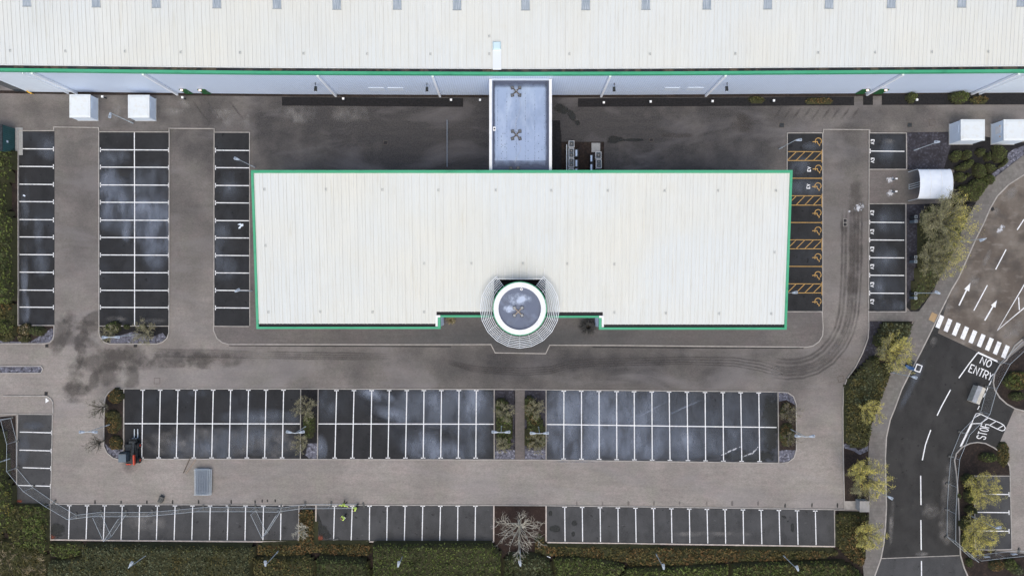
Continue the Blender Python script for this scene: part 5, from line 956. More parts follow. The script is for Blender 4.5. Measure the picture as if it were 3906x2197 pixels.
acunit('N', 1160, 1015, .76, .92, 1.0, 1, 'single-fan white condenser at the north end of the left row'); acunit('N', 1158, 1138, .74, 1.26, 1.0, 2, 'twin-fan white condenser second from the north in left row'); acunit('N', 1158, 1275, .74, 1.26, 1.0, 2, 'twin-fan white condenser third from the north in left row'); acunit('N', 1158, 1415, .74, 1.2, 1.0, 2, 'white condenser of the left row half hidden by office fascia')
acunit('N', 1533, 1170, .78, .95, 1.1, 1, 'large single-fan condenser at the top of right row'); acunit('N', 1537, 1288, .76, 1.12, 1.0, 2, 'twin-fan condenser below the single-fan one in the right row')
for f, x, ys, lb in (('N', 1228, (1140, 1280, 1400), 'left'), ('N', 1435, (1215, 1340), 'right')):
    for i, y in enumerate(ys):
        p = W(f, x, y, .9); t = thing('plant_cabinet', (p.x, p.y, .02), f'slim dark cabinet with pale blue top beside the {lb} condensers, {ORD[i]} from the north', 'cabinet', 'slim cabinets beside the condensers'); b = MB(); b.box((.04, 0, .45), (.46, 1.15, .9)); b.build('body', M['machine'], t); b = MB(); b.box((-.02, 0, .93), (.24, .85, .06)); b.build('lid', surf('pale blue lid', (.55, .66, .82), (), .4) if 'plid' not in M else M['plid'], t)
b = MB(); p0, p1 = W('N', 1093, 1020, .8), W('N', 1093, 1400, .8); b.box(((p0.x + p1.x) / 2, (p0.y + p1.y) / 2, .8), (.12, p0.y - p1.y, .08)); b.box((p0.x, p0.y - .2, .4), (.08, .08, .8)); b.box((p1.x, p1.y + .2, .4), (.08, .08, .8)); tag(b.build('pipe_tray', M['lamp_metal']), 'long pale pipe tray west of the condenser row', 'pipe tray')
b = MB(); a, c = W('N', 1435, 1130), W('N', 1555, 1002); b.box(((a.x + c.x) / 2, (a.y + c.y) / 2, .07), (c.x - a.x, c.y - a.y, .1)); tag(b.build('access_cover', M['slab']), 'grey slab cover in the brown gravel beyond the condensers', 'access cover')
b = MB(); l0, l1 = W('B', 1822, 1195), W('B', 1822, 1650); b.box((l0.x, (l0.y + l1.y) / 2, .5), (.06, l0.y - l1.y, .05)); b.box((l0.x, (l0.y + l1.y) / 2, .95), (.06, l0.y - l1.y, .05))
for k in range(5): b.box((l0.x, l0.y - .3 - k * (l0.y - l1.y - .6) / 4, .5), (.06, .06, 1.0))
tag(b.build('handrail', M['lamp_dark']), 'thin metal handrail in the dark yard west of the link', 'handrail')

# ================================================================== LAMP POSTS
LH = 5.4
def lamp(base, heads, label, group):
    """base and heads in plan-survey coordinates; heads are read at lamp height"""
    p = W('s', *base); t = thing('lamp_post', (p.x, p.y, .05), label, 'lamp post', group)
    b = MB(); b.tube([(0, 0, 0), (0, 0, 1.1)], .085, 8); b.tube([(0, 0, 1.1), (0, 0, LH)], [.055, .04], 8); b.build('pole', M['lamp_metal'], t)
    for h in heads:
        q = W('s', *h, LH) - p; d = Vector((q.x, q.y)); L_ = d.length
        if L_ < .3: d = Vector((q.x or .1, q.y or .1)); 
        an = math.atan2(d.y, d.x); u = d.normalized(); b = MB(); b.tube([(0, 0, LH - .05), (u.x * max(.1, L_ - .35), u.y * max(.1, L_ - .35), LH + .03)], .045, 6); ar = b.build('arm', M['lamp_metal'], t)
        pts = [(-.42, -.09), (-.05, -.17), (.26, -.19), (.34, -.12), (.34, .12), (.26, .19), (-.05, .17), (-.42, .09)]; ca, sa = math.cos(an), math.sin(an)
        P = [(q.x + x * ca - y * sa, q.y + x * sa + y * ca) for x, y in pts]; P2 = [(q.x + x * .8 * ca - y * .7 * sa, q.y + x * .8 * sa + y * .7 * ca) for x, y in pts]
        b = MB(); b.prism(P, LH - .02, LH + .07); b.prism(P2, LH + .07, LH + .14); hd = b.build('lamp_head', M['lamp_head'], t); b = MB(); b.box((q.x + .12 * ca, q.y + .12 * sa, LH + .15), (.26, .2, .03), rz=an); b.build('cover', M['lamp_dark'], hd)
    return t
M['lamp_head'] = surf('blue grey lamp housing', (.42, .48, .56), [((.3, .35, .4), .5, 3, 3)], .4, obj=True)
GS = 'single-headed lamp posts'; GD = 'twin-headed lamp posts'
for base, hd, lb in [((508, 471), (421, 442), 'single lamp post between the two western white cabins'), ((972, 639), (902.6, 606.8), 'single lamp post at the north-west corner of the office roof'), ((962, 1110), (907, 1107.7), 'single lamp head over the bay line west of the office'),
                     ((2972, 569), (3047.7, 535), 'single lamp post leaning over the top accessible bay'), ((3486, 574.5), (3571.8, 542.7), 'single lamp post in the dark slate bed by the upper electric bays'), ((3662, 921), (3744.5, 915.4), 'single lamp post reaching over the kerb between two big trees'),
                     ((2962, 1117), (3032, 1115.7), 'single lamp head over the southern orange hatching east of office'), ((3488, 1117.6), (3573.7, 1115.7), 'single lamp post beside the path by the southern charging unit'), ((3394, 1418.5), (3488, 1438.7), 'single lamp post with arm over the road by the yellow-green tree'),
                     ((3314, 1853), (3396, 1897.5), 'single lamp head over the kerb beside the largest roadside willow'), ((3695, 1962.6), (3808, 2011), 'single lamp post over the small eastern bays'), ((2982, 2112), (3040, 2164.5), 'single lamp post in the hedge, easternmost of the south row'),
                     ((2499, 2106), (2530, 2158), 'single lamp post in the hedge below the eastern bottom bays'), ((1983.4, 2096), (1983.4, 2145.6), 'single lamp post beside the big bare tree'), ((1542.4, 2104), (1521, 2147.7), 'single lamp post in the dark clipped hedge'),
                     ((1066, 2096), (1013, 2145.6), 'single lamp post in the hedge just left of the brown planted island'), ((571.4, 2107), (502, 2147.7), 'single lamp post with small cross bracket in the western hedge'), ((39, 1748), (-40, 1775), 'lamp pole standing in the yellow hedge at the west edge'), ((33, 1105), (-50, 1105), 'thin lamp pole over the dark bed at the west edge')]:
    lamp(base, [hd], lb, GS)
for base, h1, h2, lb in [((511, 1276.6), (399.6, 1286.5), (449, 1285.7), 'twin-headed lamp on the bushy island south of the double bays'), ((424.4, 1617), (312.6, 1646.7), (363.6, 1646.7), 'twin-headed lamp left of the orange forklift'), ((1171.8, 1622), (1101.5, 1646.7), (1153, 1646.7), 'twin-headed lamp in the narrow island between the first two blocks'),
                         ((1914, 1619.4), (1885, 1646.6), (1937, 1647), 'twin-headed lamp left of the central path'), ((2053, 1623), (2031, 1651), (2084, 1651), 'twin-headed lamp right of the central path'), ((3012, 1635), (3040, 1662), (3097.6, 1663), 'twin-headed lamp on the eastern end island')]:
    lamp(base, [h1, h2], lb, GD)

# ================================================================== MESH FENCE PANELS
def fence_proto(L_=3.5, Hh=2.0, wr=.004, wm='grey_metal'):
    t = thing('mesh_fence', (0, 0, 0), 'fence', 'fence panel'); b = MB()
    for p0, p1 in (((0, 0, .12), (L_, 0, .12)), ((0, 0, Hh), (L_, 0, Hh)), ((0, 0, .02), (0, 0, Hh)), ((L_, 0, .02), (L_, 0, Hh))): b.tube([p0, p1], .021, 5)
    b.build('frame', M['fence_steel'], t); b = MB(); n = 18
    for k in range(1, n): x = L_ * k / n; b.box((x, 0, Hh / 2 + .05), (wr, wr, Hh - .15))
    for k in range(1, 8): b.box((L_ / 2, 0, .12 + (Hh - .12) * k / 8), (L_, wr, wr))
    b.build('mesh', M[wm], t); b = MB(); b.box((0, 0, .07), (.24, .70, .13)); b.build('foot', M['foot'], t); return t
M['foot'] = surf('grey recycled fence foot', (.085, .088, .085), [((.18, .17, .15), .5, 4, 3)], .9, obj=True)
M['fence_steel'] = surf('bright galvanised tube', (.60, .66, .70), [((.42, .46, .5), .4, 3, 3)], .4, obj=True)
FP = fence_proto(); ff = [True]
def fence(p0, p1, label, group, z=.02):
    a, c = W('s', *p0), W('s', *p1); d = c - a; return place(FP, ff, (a.x, a.y, z), label, group, math.atan2(d.y, d.x), (d.length / 3.5, 1, 1))
line1 = [(-40, 1604), (43.3, 1593.6), (65.6, 1682), (65, 1783), (127, 1857.5), (209, 1913.8), (292, 1962.6), (387, 1951), (482, 1951.9), (581.8, 1951), (679, 1942.8), (776, 1933), (876, 1933), (975, 1933), (1074.5, 1935), (1164.6, 1922), (1264, 1921.6), (1361.8, 1920.7)]
desc = ['at the west edge above the first bays', 'over the top of the west bays', 'beside the second west bay', 'at the turn by the third west bay', 'crossing the lowest west bay', 'crossing the corner kerb', 'over the first south bay', 'just before the first braced panels', 'between the first pair of braces', 'after the first braces', 'across the sixth bay line', 'across the seventh bay line', 'across the eighth bay line', 'before the second braces', 'above the second braces', 'past the second braces', 'above the brown planted island', 'held by the workers in yellow']
for i in range(len(line1) - 1): fence(line1[i], line1[i + 1], 'mesh fence panel ' + desc[i if i < len(desc) - 1 else -1] if i != len(line1) - 2 else 'mesh fence panel held by the workers in yellow', 'temporary mesh fence along the south bays')
fence((387, 1957), (426.5, 2044), 'mesh panel bracing the fence, left leg of the western V', 'braces propping the mesh fence'); fence((482, 1961), (427, 2045), 'mesh panel bracing the fence, right leg of the western V', 'braces propping the mesh fence')
fence((977, 1945), (1018, 2031), 'mesh panel bracing the fence, left leg of the eastern V', 'braces propping the mesh fence'); fence((1070, 1950), (1019, 2032), 'mesh panel bracing the fence, right leg of the eastern V', 'braces propping the mesh fence')
line2 = [(3906 + 60, 1240), (3906, 1297), (3814, 1382.5), (3764, 1474.5), (3737.7, 1569.7), (3661.8, 1647), (3624.5, 1739.5), (3615.5, 1843), (3610.6, 1942), (3609.8, 2044), (3697, 2122)]
d2 = ['at the far east above the zebra end', 'running past the zebra crossing end', 'beside the painted NO ENTRY', 'beside the pale twin box', 'crossing the hatched marking', 'along the thick stop line', 'at the nose of the lower island', 'beside the road opposite the top dash', 'beside the road opposite the gap', 'bending back over the kerb']
for i in range(len(line2) - 1): fence(line2[i], line2[i + 1], 'mesh fence panel ' + d2[i], 'temporary mesh fence beside the road', .05)
fence((3705, 2117), (3796, 2106), 'mesh fence panel with white notice at the lower east corner', 'temporary mesh fence beside the road', .05); fence((3796, 2106), (3885, 2097.7), 'mesh fence panel south of the small east bays', 'temporary mesh fence beside the road', .05); fence((3885, 2097.7), (3980, 2112), 'last mesh fence panel leaving the frame in the lower east corner', 'temporary mesh fence beside the road', .05)
for x, y in ((3763, 2122), (3868, 2112)):
    p = W('s', x, y, 1.2); b = MB(); b.box((0, 0, 0), (.75, .03, .45), rz=R(6)); o = b.build('notice_board', M['window_pale']); o.location = (p.x, p.y, 1.2); tag(o, 'blank white notice on the lower east fence, ' + ('nearer the road' if x < 3800 else 'nearer the frame edge'), 'notice board', 'white notices on the fence')
# stack of spare panels
M['wire_dark'] = surf('dull blue grey mesh wire', (.32, .365, .42), (), .6)
FP2 = fence_proto(wr=.03, wm='wire_dark'); fst = [True]
sx, sy = W('J', 1875, 575).to_2d()
for k in range(9):
    o = FP2 if fst[0] else copy_tree(FP2); fst[0] = False; x0 = sx + random.uniform(-.28, .28); y0 = sy + random.uniform(-.12, .12); z = .10 + k * .085
    for ch in list(o.children):
        if ch.name.startswith('foot'): bpy.data.objects.remove(ch)
    # panel lies flat: its length runs north-south, height runs west-east
    o.rotation_euler = (R(90), 0, 0); o.matrix_world = Matrix.Translation((x0 - 1.0, y0 - 1.75, z)) @ Matrix.Rotation(R(90 + random.uniform(-2.5, 2.5)), 4, 'Z') @ Matrix.Rotation(R(90), 4, 'X') @ Matrix.Scale(1.0, 4)
    o['label'] = ['bottom panel of the flat stack of mesh panels on the south aisle', 'second panel up in the flat stack of mesh panels', 'third panel up in the flat stack of mesh panels', 'fourth panel up in the flat stack of mesh panels', 'middle panel of the flat stack of mesh panels', 'sixth panel up in the flat stack of mesh panels', 'seventh panel up in the flat stack of mesh panels', 'panel just under the top of the flat stack', 'topmost panel of the flat stack of mesh panels'][k]; o['group'] = 'stacked spare fence panels'
p = W('J', 1495, 733)
for k in range(4):
    b = MB(); b.box((0, 0, .06), (.56, .84, .12)); o = b.build('rubber_block', M['foot']); o.location = (p.x + random.uniform(-.06, .06), p.y + random.uniform(-.05, .05), .01 + k * .13); o.rotation_euler = (0, 0, R(-20 + random.uniform(-8, 8)))
    for sx_ in (-.13, .13):
        for sy_ in (-.18, .0, .18): bb = MB(); bb.lathe([(.055, .118), (.055, .124)], (sx_, sy_, 0), 8); bb.build('socket', M['black'], o)
    tag(o, ['lowest grey foot block of the small pile on the aisle', 'second grey foot block up in the small pile', 'third grey foot block up in the small pile', 'topmost grey foot block with socket holes'][k], 'fence foot', 'piled fence feet')
for f, x, y, rz, lb in (('S', 1360, 330, 105, 'loose grey fence foot past the workers at the kerb'), ('S', 595, 1270, 10, 'loose grey fence foot at the bottom of a bay line'), ('T', 130, 945, -60, 'pale grey fence foot at the tip of the eastern brace'), ('J', 1405, 855, 90, 'grey fence foot on the fifth south bay'), ('J', 1650, 835, 75, 'grey fence foot on the sixth south bay')):
    p = W(f, x, y); b = MB(); b.box((0, 0, .06), (.7, .24, .12)); o = b.build('rubber_block', M['foot']); o.location = (p.x, p.y, .02); o.rotation_euler = (0, 0, R(rz)); tag(o, lb, 'fence foot', 'loose fence feet')
for i, (a, c, lb) in enumerate((((1690, 498), (1757, 347), 'darker thin timber pole lying on the aisle above the stack'), ((1712, 503), (1806, 370), 'paler thin timber pole lying nearest the mesh stack'))):
    p0, p1 = W('J', *a, .06), W('J', *c, .06); b = MB(); b.tube([p0, p1], .055 + .015 * i, 6); tag(b.build('timber_pole', M['wood' if i else 'arm_dark']), lb, 'pole')

# ================================================================== TELEHANDLER (forks to the north)
p = W('J', 1238, 300, .0); TH = thing('telehandler', (p.x, p.y, .008), 'black and orange-red telescopic handler parked with forks up the bay', 'telehandler')
b = MB(); b.prism([(-.55, -1.45), (.75, -1.45), (.75, 1.2), (-.55, 1.2)], .45, 1.05); b.prism([(-.35, 1.2), (.6, 1.2), (.5, 1.7), (-.2, 1.7)], .5, .85); b.build('chassis', M['machine'], TH)
b = MB(); b.prism([(-1.0, -1.0), (.0, -1.0), (.0, .3), (-1.0, .3)], .7, 1.5, None); b.prism([(-1.0, -1.0), (.0, -1.0), (.0, .3), (-1.0, .3)], 1.5, 2.1, [(-.95, -.9), (-.05, -.9), (-.05, .15), (-.95, .15)]); cb = b.build('cab', M['glass'], TH)
b = MB(); b.prism([(-1.0, -.98), (.02, -.98), (.02, .05), (-1.0, .05)], 2.1, 2.18); b.build('cab_roof', M['machine_grey'], cb); b = MB()
for x, y in ((-1, -.98), (0, -.98), (-1, .28), (0, .28)): b.tube([(x, y, .7), (x * .97, y * .92, 2.1)], .04, 4)
b.build('cab_frame', M['machine'], cb)
b = MB(); b.box((.70, -.85, 1.35), (.17, 1.4, .32), rx=R(4)); b.build('boom', M['red'], TH); b = MB(); b.box((.50, .62, 1.2), (.34, 1.9, .28), rx=R(-10)); b.box((.30, 1.55, .85), (.9, .25, .6)); b.build('boom_extension', M['machine'], TH)
b = MB(); b.prism([(-.5, -1.60), (.05, -1.60), (.1, -1.45), (-.55, -1.45)], .5, 1.15); b.build('counterweight', M['red'], TH); b = MB(); b.box((.35, -.9, 1.15), (.45, 1.0, .25)); b.build('engine_cover', M['machine'], TH)
b = MB(); b.box((.28, 1.85, .55), (1.1, .12, .75)); b.box((-.25, .75, 1.0), (.8, .7, .3), rx=R(-10)); b.build('fork_carriage', M['machine'], TH)
for x in (.05, .52): b = MB(); b.prism([(x - .07, 1.9), (x + .07, 1.9), (x + .05, 3.15), (x - .05, 3.15)], .06, .11); b.box((x, 1.93, .35), (.13, .05, .6)); b.build('fork', M['fence_steel'], TH)
for x in (-.78, .88):
    for y in (-1.1, .95):
        b = MB(); b.tube([(x - .16, y, .42), (x + .16, y, .42)], .42, 18); wv_ = b.build('wheel', M['black'], TH); b = MB(); b.tube([(x - .165, y, .42), (x + .165, y, .42)], .2, 12); b.build('rim', M['red'], wv_)
for x in (-.95,): b = MB(); b.tube([(x, .3, 1.7), (x - .15, .5, 1.75)], .02, 4); b.box((x - .18, .52, 1.75), (.2, .05, .3)); b.build('mirror', M['machine'], TH)

# pale twin box by the roadside fence, control cabinet, sign
ctr = W('O', 672, 388, 1.2); dv = (W('O', 740, 262) - W('O', 640, 505)); an = math.atan2(dv.y, dv.x) ; TB = thing('storage_box', (ctr.x, ctr.y, .013), 'pale weathered box with ridged twin lids standing in the road beside the fence', 'storage box', rz=an)
b = MB(); b.box((0, 0, .55), (2.3, 1.05, 1.1)); b.build('body', M['pale_box'], TB)
for s_ in (-1, 1):
    b = MB(); hw = .57; xa, xb = (.01, 1.2) if s_ > 0 else (-1.2, -.01)
    b.face([(xa, -hw, 1.1), (xb, -hw, 1.1), (xb, .08, 1.34), (xa, .08, 1.34)]); b.build('lid_face', M['pale_box'], TB)
    b = MB(); b.face([(xa, .08, 1.34), (xb, .08, 1.34), (xb, hw, 1.1), (xa, hw, 1.1)]); b.face([(xb if s_ > 0 else xa, -hw, 1.1), (xb if s_ > 0 else xa, hw, 1.1), (xb if s_ > 0 else xa, .08, 1.34)]); b.build('lid_face', M['pale_box_shaded'], TB)
p = W('H', 948, 802, 1.2); t = thing('electrical_cabinet', (p.x, p.y, .05), 'square pale grey cabinet on the concrete pad beside the pavement', 'cabinet'); b = MB(); b.box((0, 0, .6), (1.25, 1.40, 1.2)); b.build('body', M['slab'], t); b = MB(); b.box((0, 0, 1.23), (1.36, 1.50, .06)); b.build('lid', surf('pale cabinet lid', (.36, .345, .33), [((.25, .24, .22), .5, 2, 4)], .8), t)
p = W('G', 1465, 1025); t = thing('traffic_signal', (p.x, p.y, .10), 'temporary signal trolley with white frame and blue base at the kerb', 'signal trolley', rz=R(-20))
b = MB(); b.box((-.35, -.25, .25), (1.3, .45, .35)); b.build('base', surf('blue trolley base', (.03, .09, .22), (), .5), t); b = MB(); b.rail([(.0, -.42), (.75, -.42), (.75, .5), (.0, .5)], .12, 1.0, 1.08, True); b.build('frame', M['white_metal'], t)
b = MB(); b.box((-.45, .45, .3), (.7, .7, .5)); b.build('battery_box', M['lf_dark'] if False else M['machine'], t); b = MB()
for x, y in ((0, -.42), (.75, -.42), (.75, .5), (0, .5)): b.tube([(x, y, 0), (x, y, 1.0)], .04, 5)
b.build('legs', M['lamp_metal'], t)
# litter and small things
def litter(f, x, y, pts, label, mat='window_pale'):
    p = W(f, x, y); b = MB(); k = FR[f][2] * PPM; b.prism([(px / k, -py / k) for px, py in pts], 0, .05); o = b.build('litter', M[mat]); o.location = (p.x, p.y, .02 if f != 'E' or x < 1000 else .105); tag(o, label, 'litter')
litter('E', 2365, 935, [(-28, -15), (0, -28), (8, -20), (28, -22), (30, 0), (8, 6), (0, 25), (-20, 25), (-12, 8), (5, -6)], 'crumpled white plastic sheet lying in a bay west of the office'); litter('E', 240, 635, [(-14, 0), (-4, -11), (14, 3), (4, 12)], 'small white rectangular box left in a west bay')
litter('L', 212, 1265, [(-32, -10), (-28, -14), (30, 6), (28, 14)], 'white tube lying on top of the hedge by the bare tree'); litter('L', 800, 1280, [(-10, -8), (-4, -10), (14, 8), (6, 10)], 'scrap of yellow plastic on the hedge top', 'yellow'); litter('K', 563, 1390, [(-12, -12), (10, -8), (6, 6), (-4, 14)], 'scrap of white plastic on the hedge')
litter('J', 725, 1198, [(-7, -7), (6, -4), (7, 6), (-3, 7)], 'tiny white scrap on the western hedge'); litter('H', 850, 858, [(-10, -6), (10, -4), (6, 6), (-6, 6)], 'small pale green scrap beside the pavement cabinet')
o = None
p = W('A', 285, 910, 1.0); b = MB(); b.tube([(-.3, .2, 1.0), (0, 0, 1.0), (.3, -.15, .9)], .09, 6); b.tube([(0, 0, 0), (0, 0, 1.0)], .03, 5); o = b.build('hose_reel', M['yellow']); o.location = (p.x, p.y, 0); tag(o, 'yellow hose end fixed at the west foot of the warehouse', 'hose')
p = W('M', 297, 755); b = MB(); b.lathe([(.1, 0), (.1, .7), (.13, .72), (.13, .82)], n=10); o = b.build('bollard', M['lamp_metal']); o.location = (p.x, p.y, .09); tag(o, 'small pale bollard in the corner left of the round tower', 'bollard')

# ================================================================== PEOPLE
def person(f, x, y, face, arms, hair, label, lean=0.0, z0=.01, reflect=False):
    """x,y: point between the feet; face: heading in degrees (0 = east); arms: list of two (elbow, hand) offsets in local (forward, left, up)"""
    p = W(f, x, y); t = thing('person', (p.x, p.y, z0), label, 'person', None, R(face))
    J = {}; 
    def skin(name, pts, edges, rad, mat, root=0):
        me = bpy.data.meshes.new(name); me.from_pydata(pts, edges, []); o = bpy.data.objects.new(name, me); COL.objects.link(o); o.parent = t; me.materials.append(mat)
        m = o.modifiers.new('skin', 'SKIN'); m.use_smooth_shade = True
        for i, sv in enumerate(me.skin_vertices[0].data): sv.radius = (rad[i], rad[i]); sv.use_root = (i == root)
        s = o.modifiers.new('sub', 'SUBSURF'); s.levels = 1; s.render_levels = 1; return o
    fw = lean
    pel = (0, 0, .92); ch = (fw * .6, 0, 1.25); nk = (fw, 0, 1.48); hd = (fw + .05, 0, 1.60); tp = (fw + .06, 0, 1.70)
    pts = [pel, ch, nk, hd, tp]; ed = [(0, 1), (1, 2), (2, 3), (3, 4)]; rd = [.14, .15, .065, .085, .07]
    for s in (-1, 1):
        i = len(pts); pts += [(0.0, s * .10, .86), (.03, s * .13, .48), (-.02 + .08 * s, s * .15, .09), (.14 + .08 * s, s * .17, .05)]; rd += [.10, .065, .045, .045]; ed += [(0, i), (i, i + 1), (i + 1, i + 2), (i + 2, i + 3)]
    hands = []
    for s, (el, ha) in zip((1, -1), arms):
        i = len(pts); pts += [(fw * .85, s * .18, 1.40), el, ha]; rd += [.06, .042, .032]; ed += [(1, i), (i, i + 1), (i + 1, i + 2)]; hands.append((Vector(el), Vector(ha)))
    body = skin('body', pts, ed, rd, M['trousers'])
    hm = MB(); c = Vector(hd)   # head with face, nose and ears
    for k in range(6): pass
    prof = [(.03, -.13), (.062, -.10), (.082, -.03), (.088, .03), (.08, .08), (.05, .12), (.01, .13)]; hm.lathe(prof, c, 14); hm.box((c.x + .09, 0, c.z - .01), (.04, .025, .045)); hm.box((c.x, .088, c.z), (.03, .015, .05)); hm.box((c.x, -.088, c.z), (.03, .015, .05))
    for el, ha in hands:     # hands: palm, four bent fingers, thumb
        d = (ha - el).normalized(); sd = d.cross(Vector((0, 0, 1))); sd = sd.normalized() if sd.length > .1 else Vector((0, 1, 0)); pm = ha + d * .05; hm.box(pm, (.09, .075, .03), rz=math.atan2(d.y, d.x))
        for q_ in range(4): o_ = pm + d * .045 + sd * (.028 - .019 * q_); L_ = (.07, .08, .075, .058)[q_]; hm.tube([o_, o_ + d * L_ * .55, o_ + d * L_ * .85 - Vector((0, 0, L_ * .4))], [.009, .008, .007], 5)
        o_ = pm - d * .02 + sd * .04; hm.tube([o_, o_ + sd * .035 + d * .02, o_ + sd * .04 + d * .05], [.011, .009, .008], 5)
    hm.build('skin', M['skin'], body, True)
    em = MB()
    for s in (-1, 1): em.box((c.x + .085, s * .032, c.z + .015), (.012, .02, .012))
    em.box((c.x + .078, 0, c.z - .06), (.02, .045, .01)); em.build('face_features', M['hair'], body)
    hh = MB(); hh.lathe([(.094, .0), (.098, .05), (.088, .10), (.055, .137), (.01, .148)], c - Vector((.012, 0, 0)), 14); hh.build('hair', M[hair], t, True)
    jp = [pel, ch, (fw * .95, 0, 1.42)]; je = [(0, 1), (1, 2)]; jr = [.18, .195, .12]
    for s, (el, ha) in zip((1, -1), arms):
        i = len(jp); h2 = Vector(el).lerp(Vector(ha), .85); jp += [(fw * .85, s * .19, 1.40), el, tuple(h2)]; jr += [.095, .072, .055]; je += [(1, i), (i, i + 1), (i + 1, i + 2)]
    skin('jacket', jp, je, jr, M['hivis'])
    bo = MB()
    for s in (-1, 1): bo.box((.06 + .08 * s, s * .16, .05), (.28, .11, .10)); 
    bo.build('boots', M['boots'], t)
    if reflect:
        b = MB(); b.lathe([(.205, 1.08), (.205, 1.13)], (fw * .4, 0, 0), 14); b.build('reflective_band', M['reflect'], t)
    return t
person('S', 862, 232, -95, [((.20, .42, 1.25), (.38, .68, 1.15)), ((.18, -.42, 1.25), (.30, -.72, 1.10))], 'hair', 'worker in yellow high-visibility jacket with arms spread, lifting the fence panel', .18)
person('S', 1205, 335, -150, [((.30, .30, 1.15), (.58, .24, 1.0)), ((.30, -.26, 1.15), (.60, -.10, 1.0))], 'hair', 'worker in yellow high-visibility jacket crouched over the end of the fence panel', .25)
person('S', 872, 612, -170, [((.20, .30, 1.12), (.42, .16, 1.1)), ((.16, -.32, 1.12), (.42, -.16, 1.1))], 'hair_brown', 'worker in pale yellow jacket standing alone inside a south bay', .12, reflect=True)

# ================================================================== PLANTING
def inside(P, x, y):
    n = len(P); c = np.zeros(x.shape, bool)
    for i in range(n):
        (x0, y0), (x1, y1) = P[i], P[(i + 1) % n]
        m = ((y0 > y) != (y1 > y)); xi = (x1 - x0) * (y - y0) / ((y1 - y0) if y1 != y0 else 1e-9) + x0; c ^= m & (x < xi)
    return c
def edged(P, x, y):
    d = np.full(x.shape, 1e9); n = len(P)
    for i in range(n):
        ax, ay = P[i]; bx, by = P[(i + 1) % n]; dx, dy = bx - ax, by - ay; L2 = dx * dx + dy * dy + 1e-9
        t = np.clip(((x - ax) * dx + (y - ay) * dy) / L2, 0, 1); d = np.minimum(d, np.hypot(x - ax - t * dx, y - ay - t * dy))
    return d
_ph = rng.uniform(0, 6.28, (12,)); _kx = rng.normal(0, 1, 12); _ky = rng.normal(0, 1, 12)
def bumpf(x, y, s=1.0):
    v = 0
    for i in range(12): v = v + np.sin((_kx[i] * x + _ky[i] * y) * (.7 + .35 * i) * s + _ph[i]) / (1 + .25 * i)
    return v / 3.0
def leafquads(px, py, pz, size, tilt=.9, asp=.6):
    n = len(px); u = rng.normal(0, 1, (n, 3)); u[:, 2] *= tilt; u /= np.linalg.norm(u, axis=1)[:, None]; w_ = rng.normal(0, 1, (n, 3)); w_[:, 2] *= tilt
    v = np.cross(u, w_); v /= np.linalg.norm(v, axis=1)[:, None] + 1e-9; s = size * rng.uniform(.6, 1.3, n)[:, None]; c = np.stack([px, py, pz], 1)
    a = c - u * s * .5; b = c + u * s * .5; d = v * s * asp * .5
    V = np.stack([a, c - d, b, c + d], 1).reshape(-1, 3); F = np.arange(4 * n).reshape(n, 4); return V, F
def mesh_np(name, V, F, mats, mi=None, parent=None):
    me = bpy.data.meshes.new(name); me.vertices.add(len(V)); me.vertices.foreach_set('co', np.asarray(V, np.float32).ravel()); nF = len(F); k = F.shape[1]
    me.loops.add(nF * k); me.loops.foreach_set('vertex_index', F.astype(np.int32).ravel()); me.polygons.add(nF); me.polygons.foreach_set('loop_start', np.arange(0, nF * k, k, dtype=np.int32))
    for m in mats: me.materials.append(m)
    if mi is not None: me.polygons.foreach_set('material_index', mi.astype(np.int32))
    me.update(calc_edges=True); me.validate(); o = bpy.data.objects.new(name, me); COL.objects.link(o)
    if parent is not None: o.parent = parent
    return o
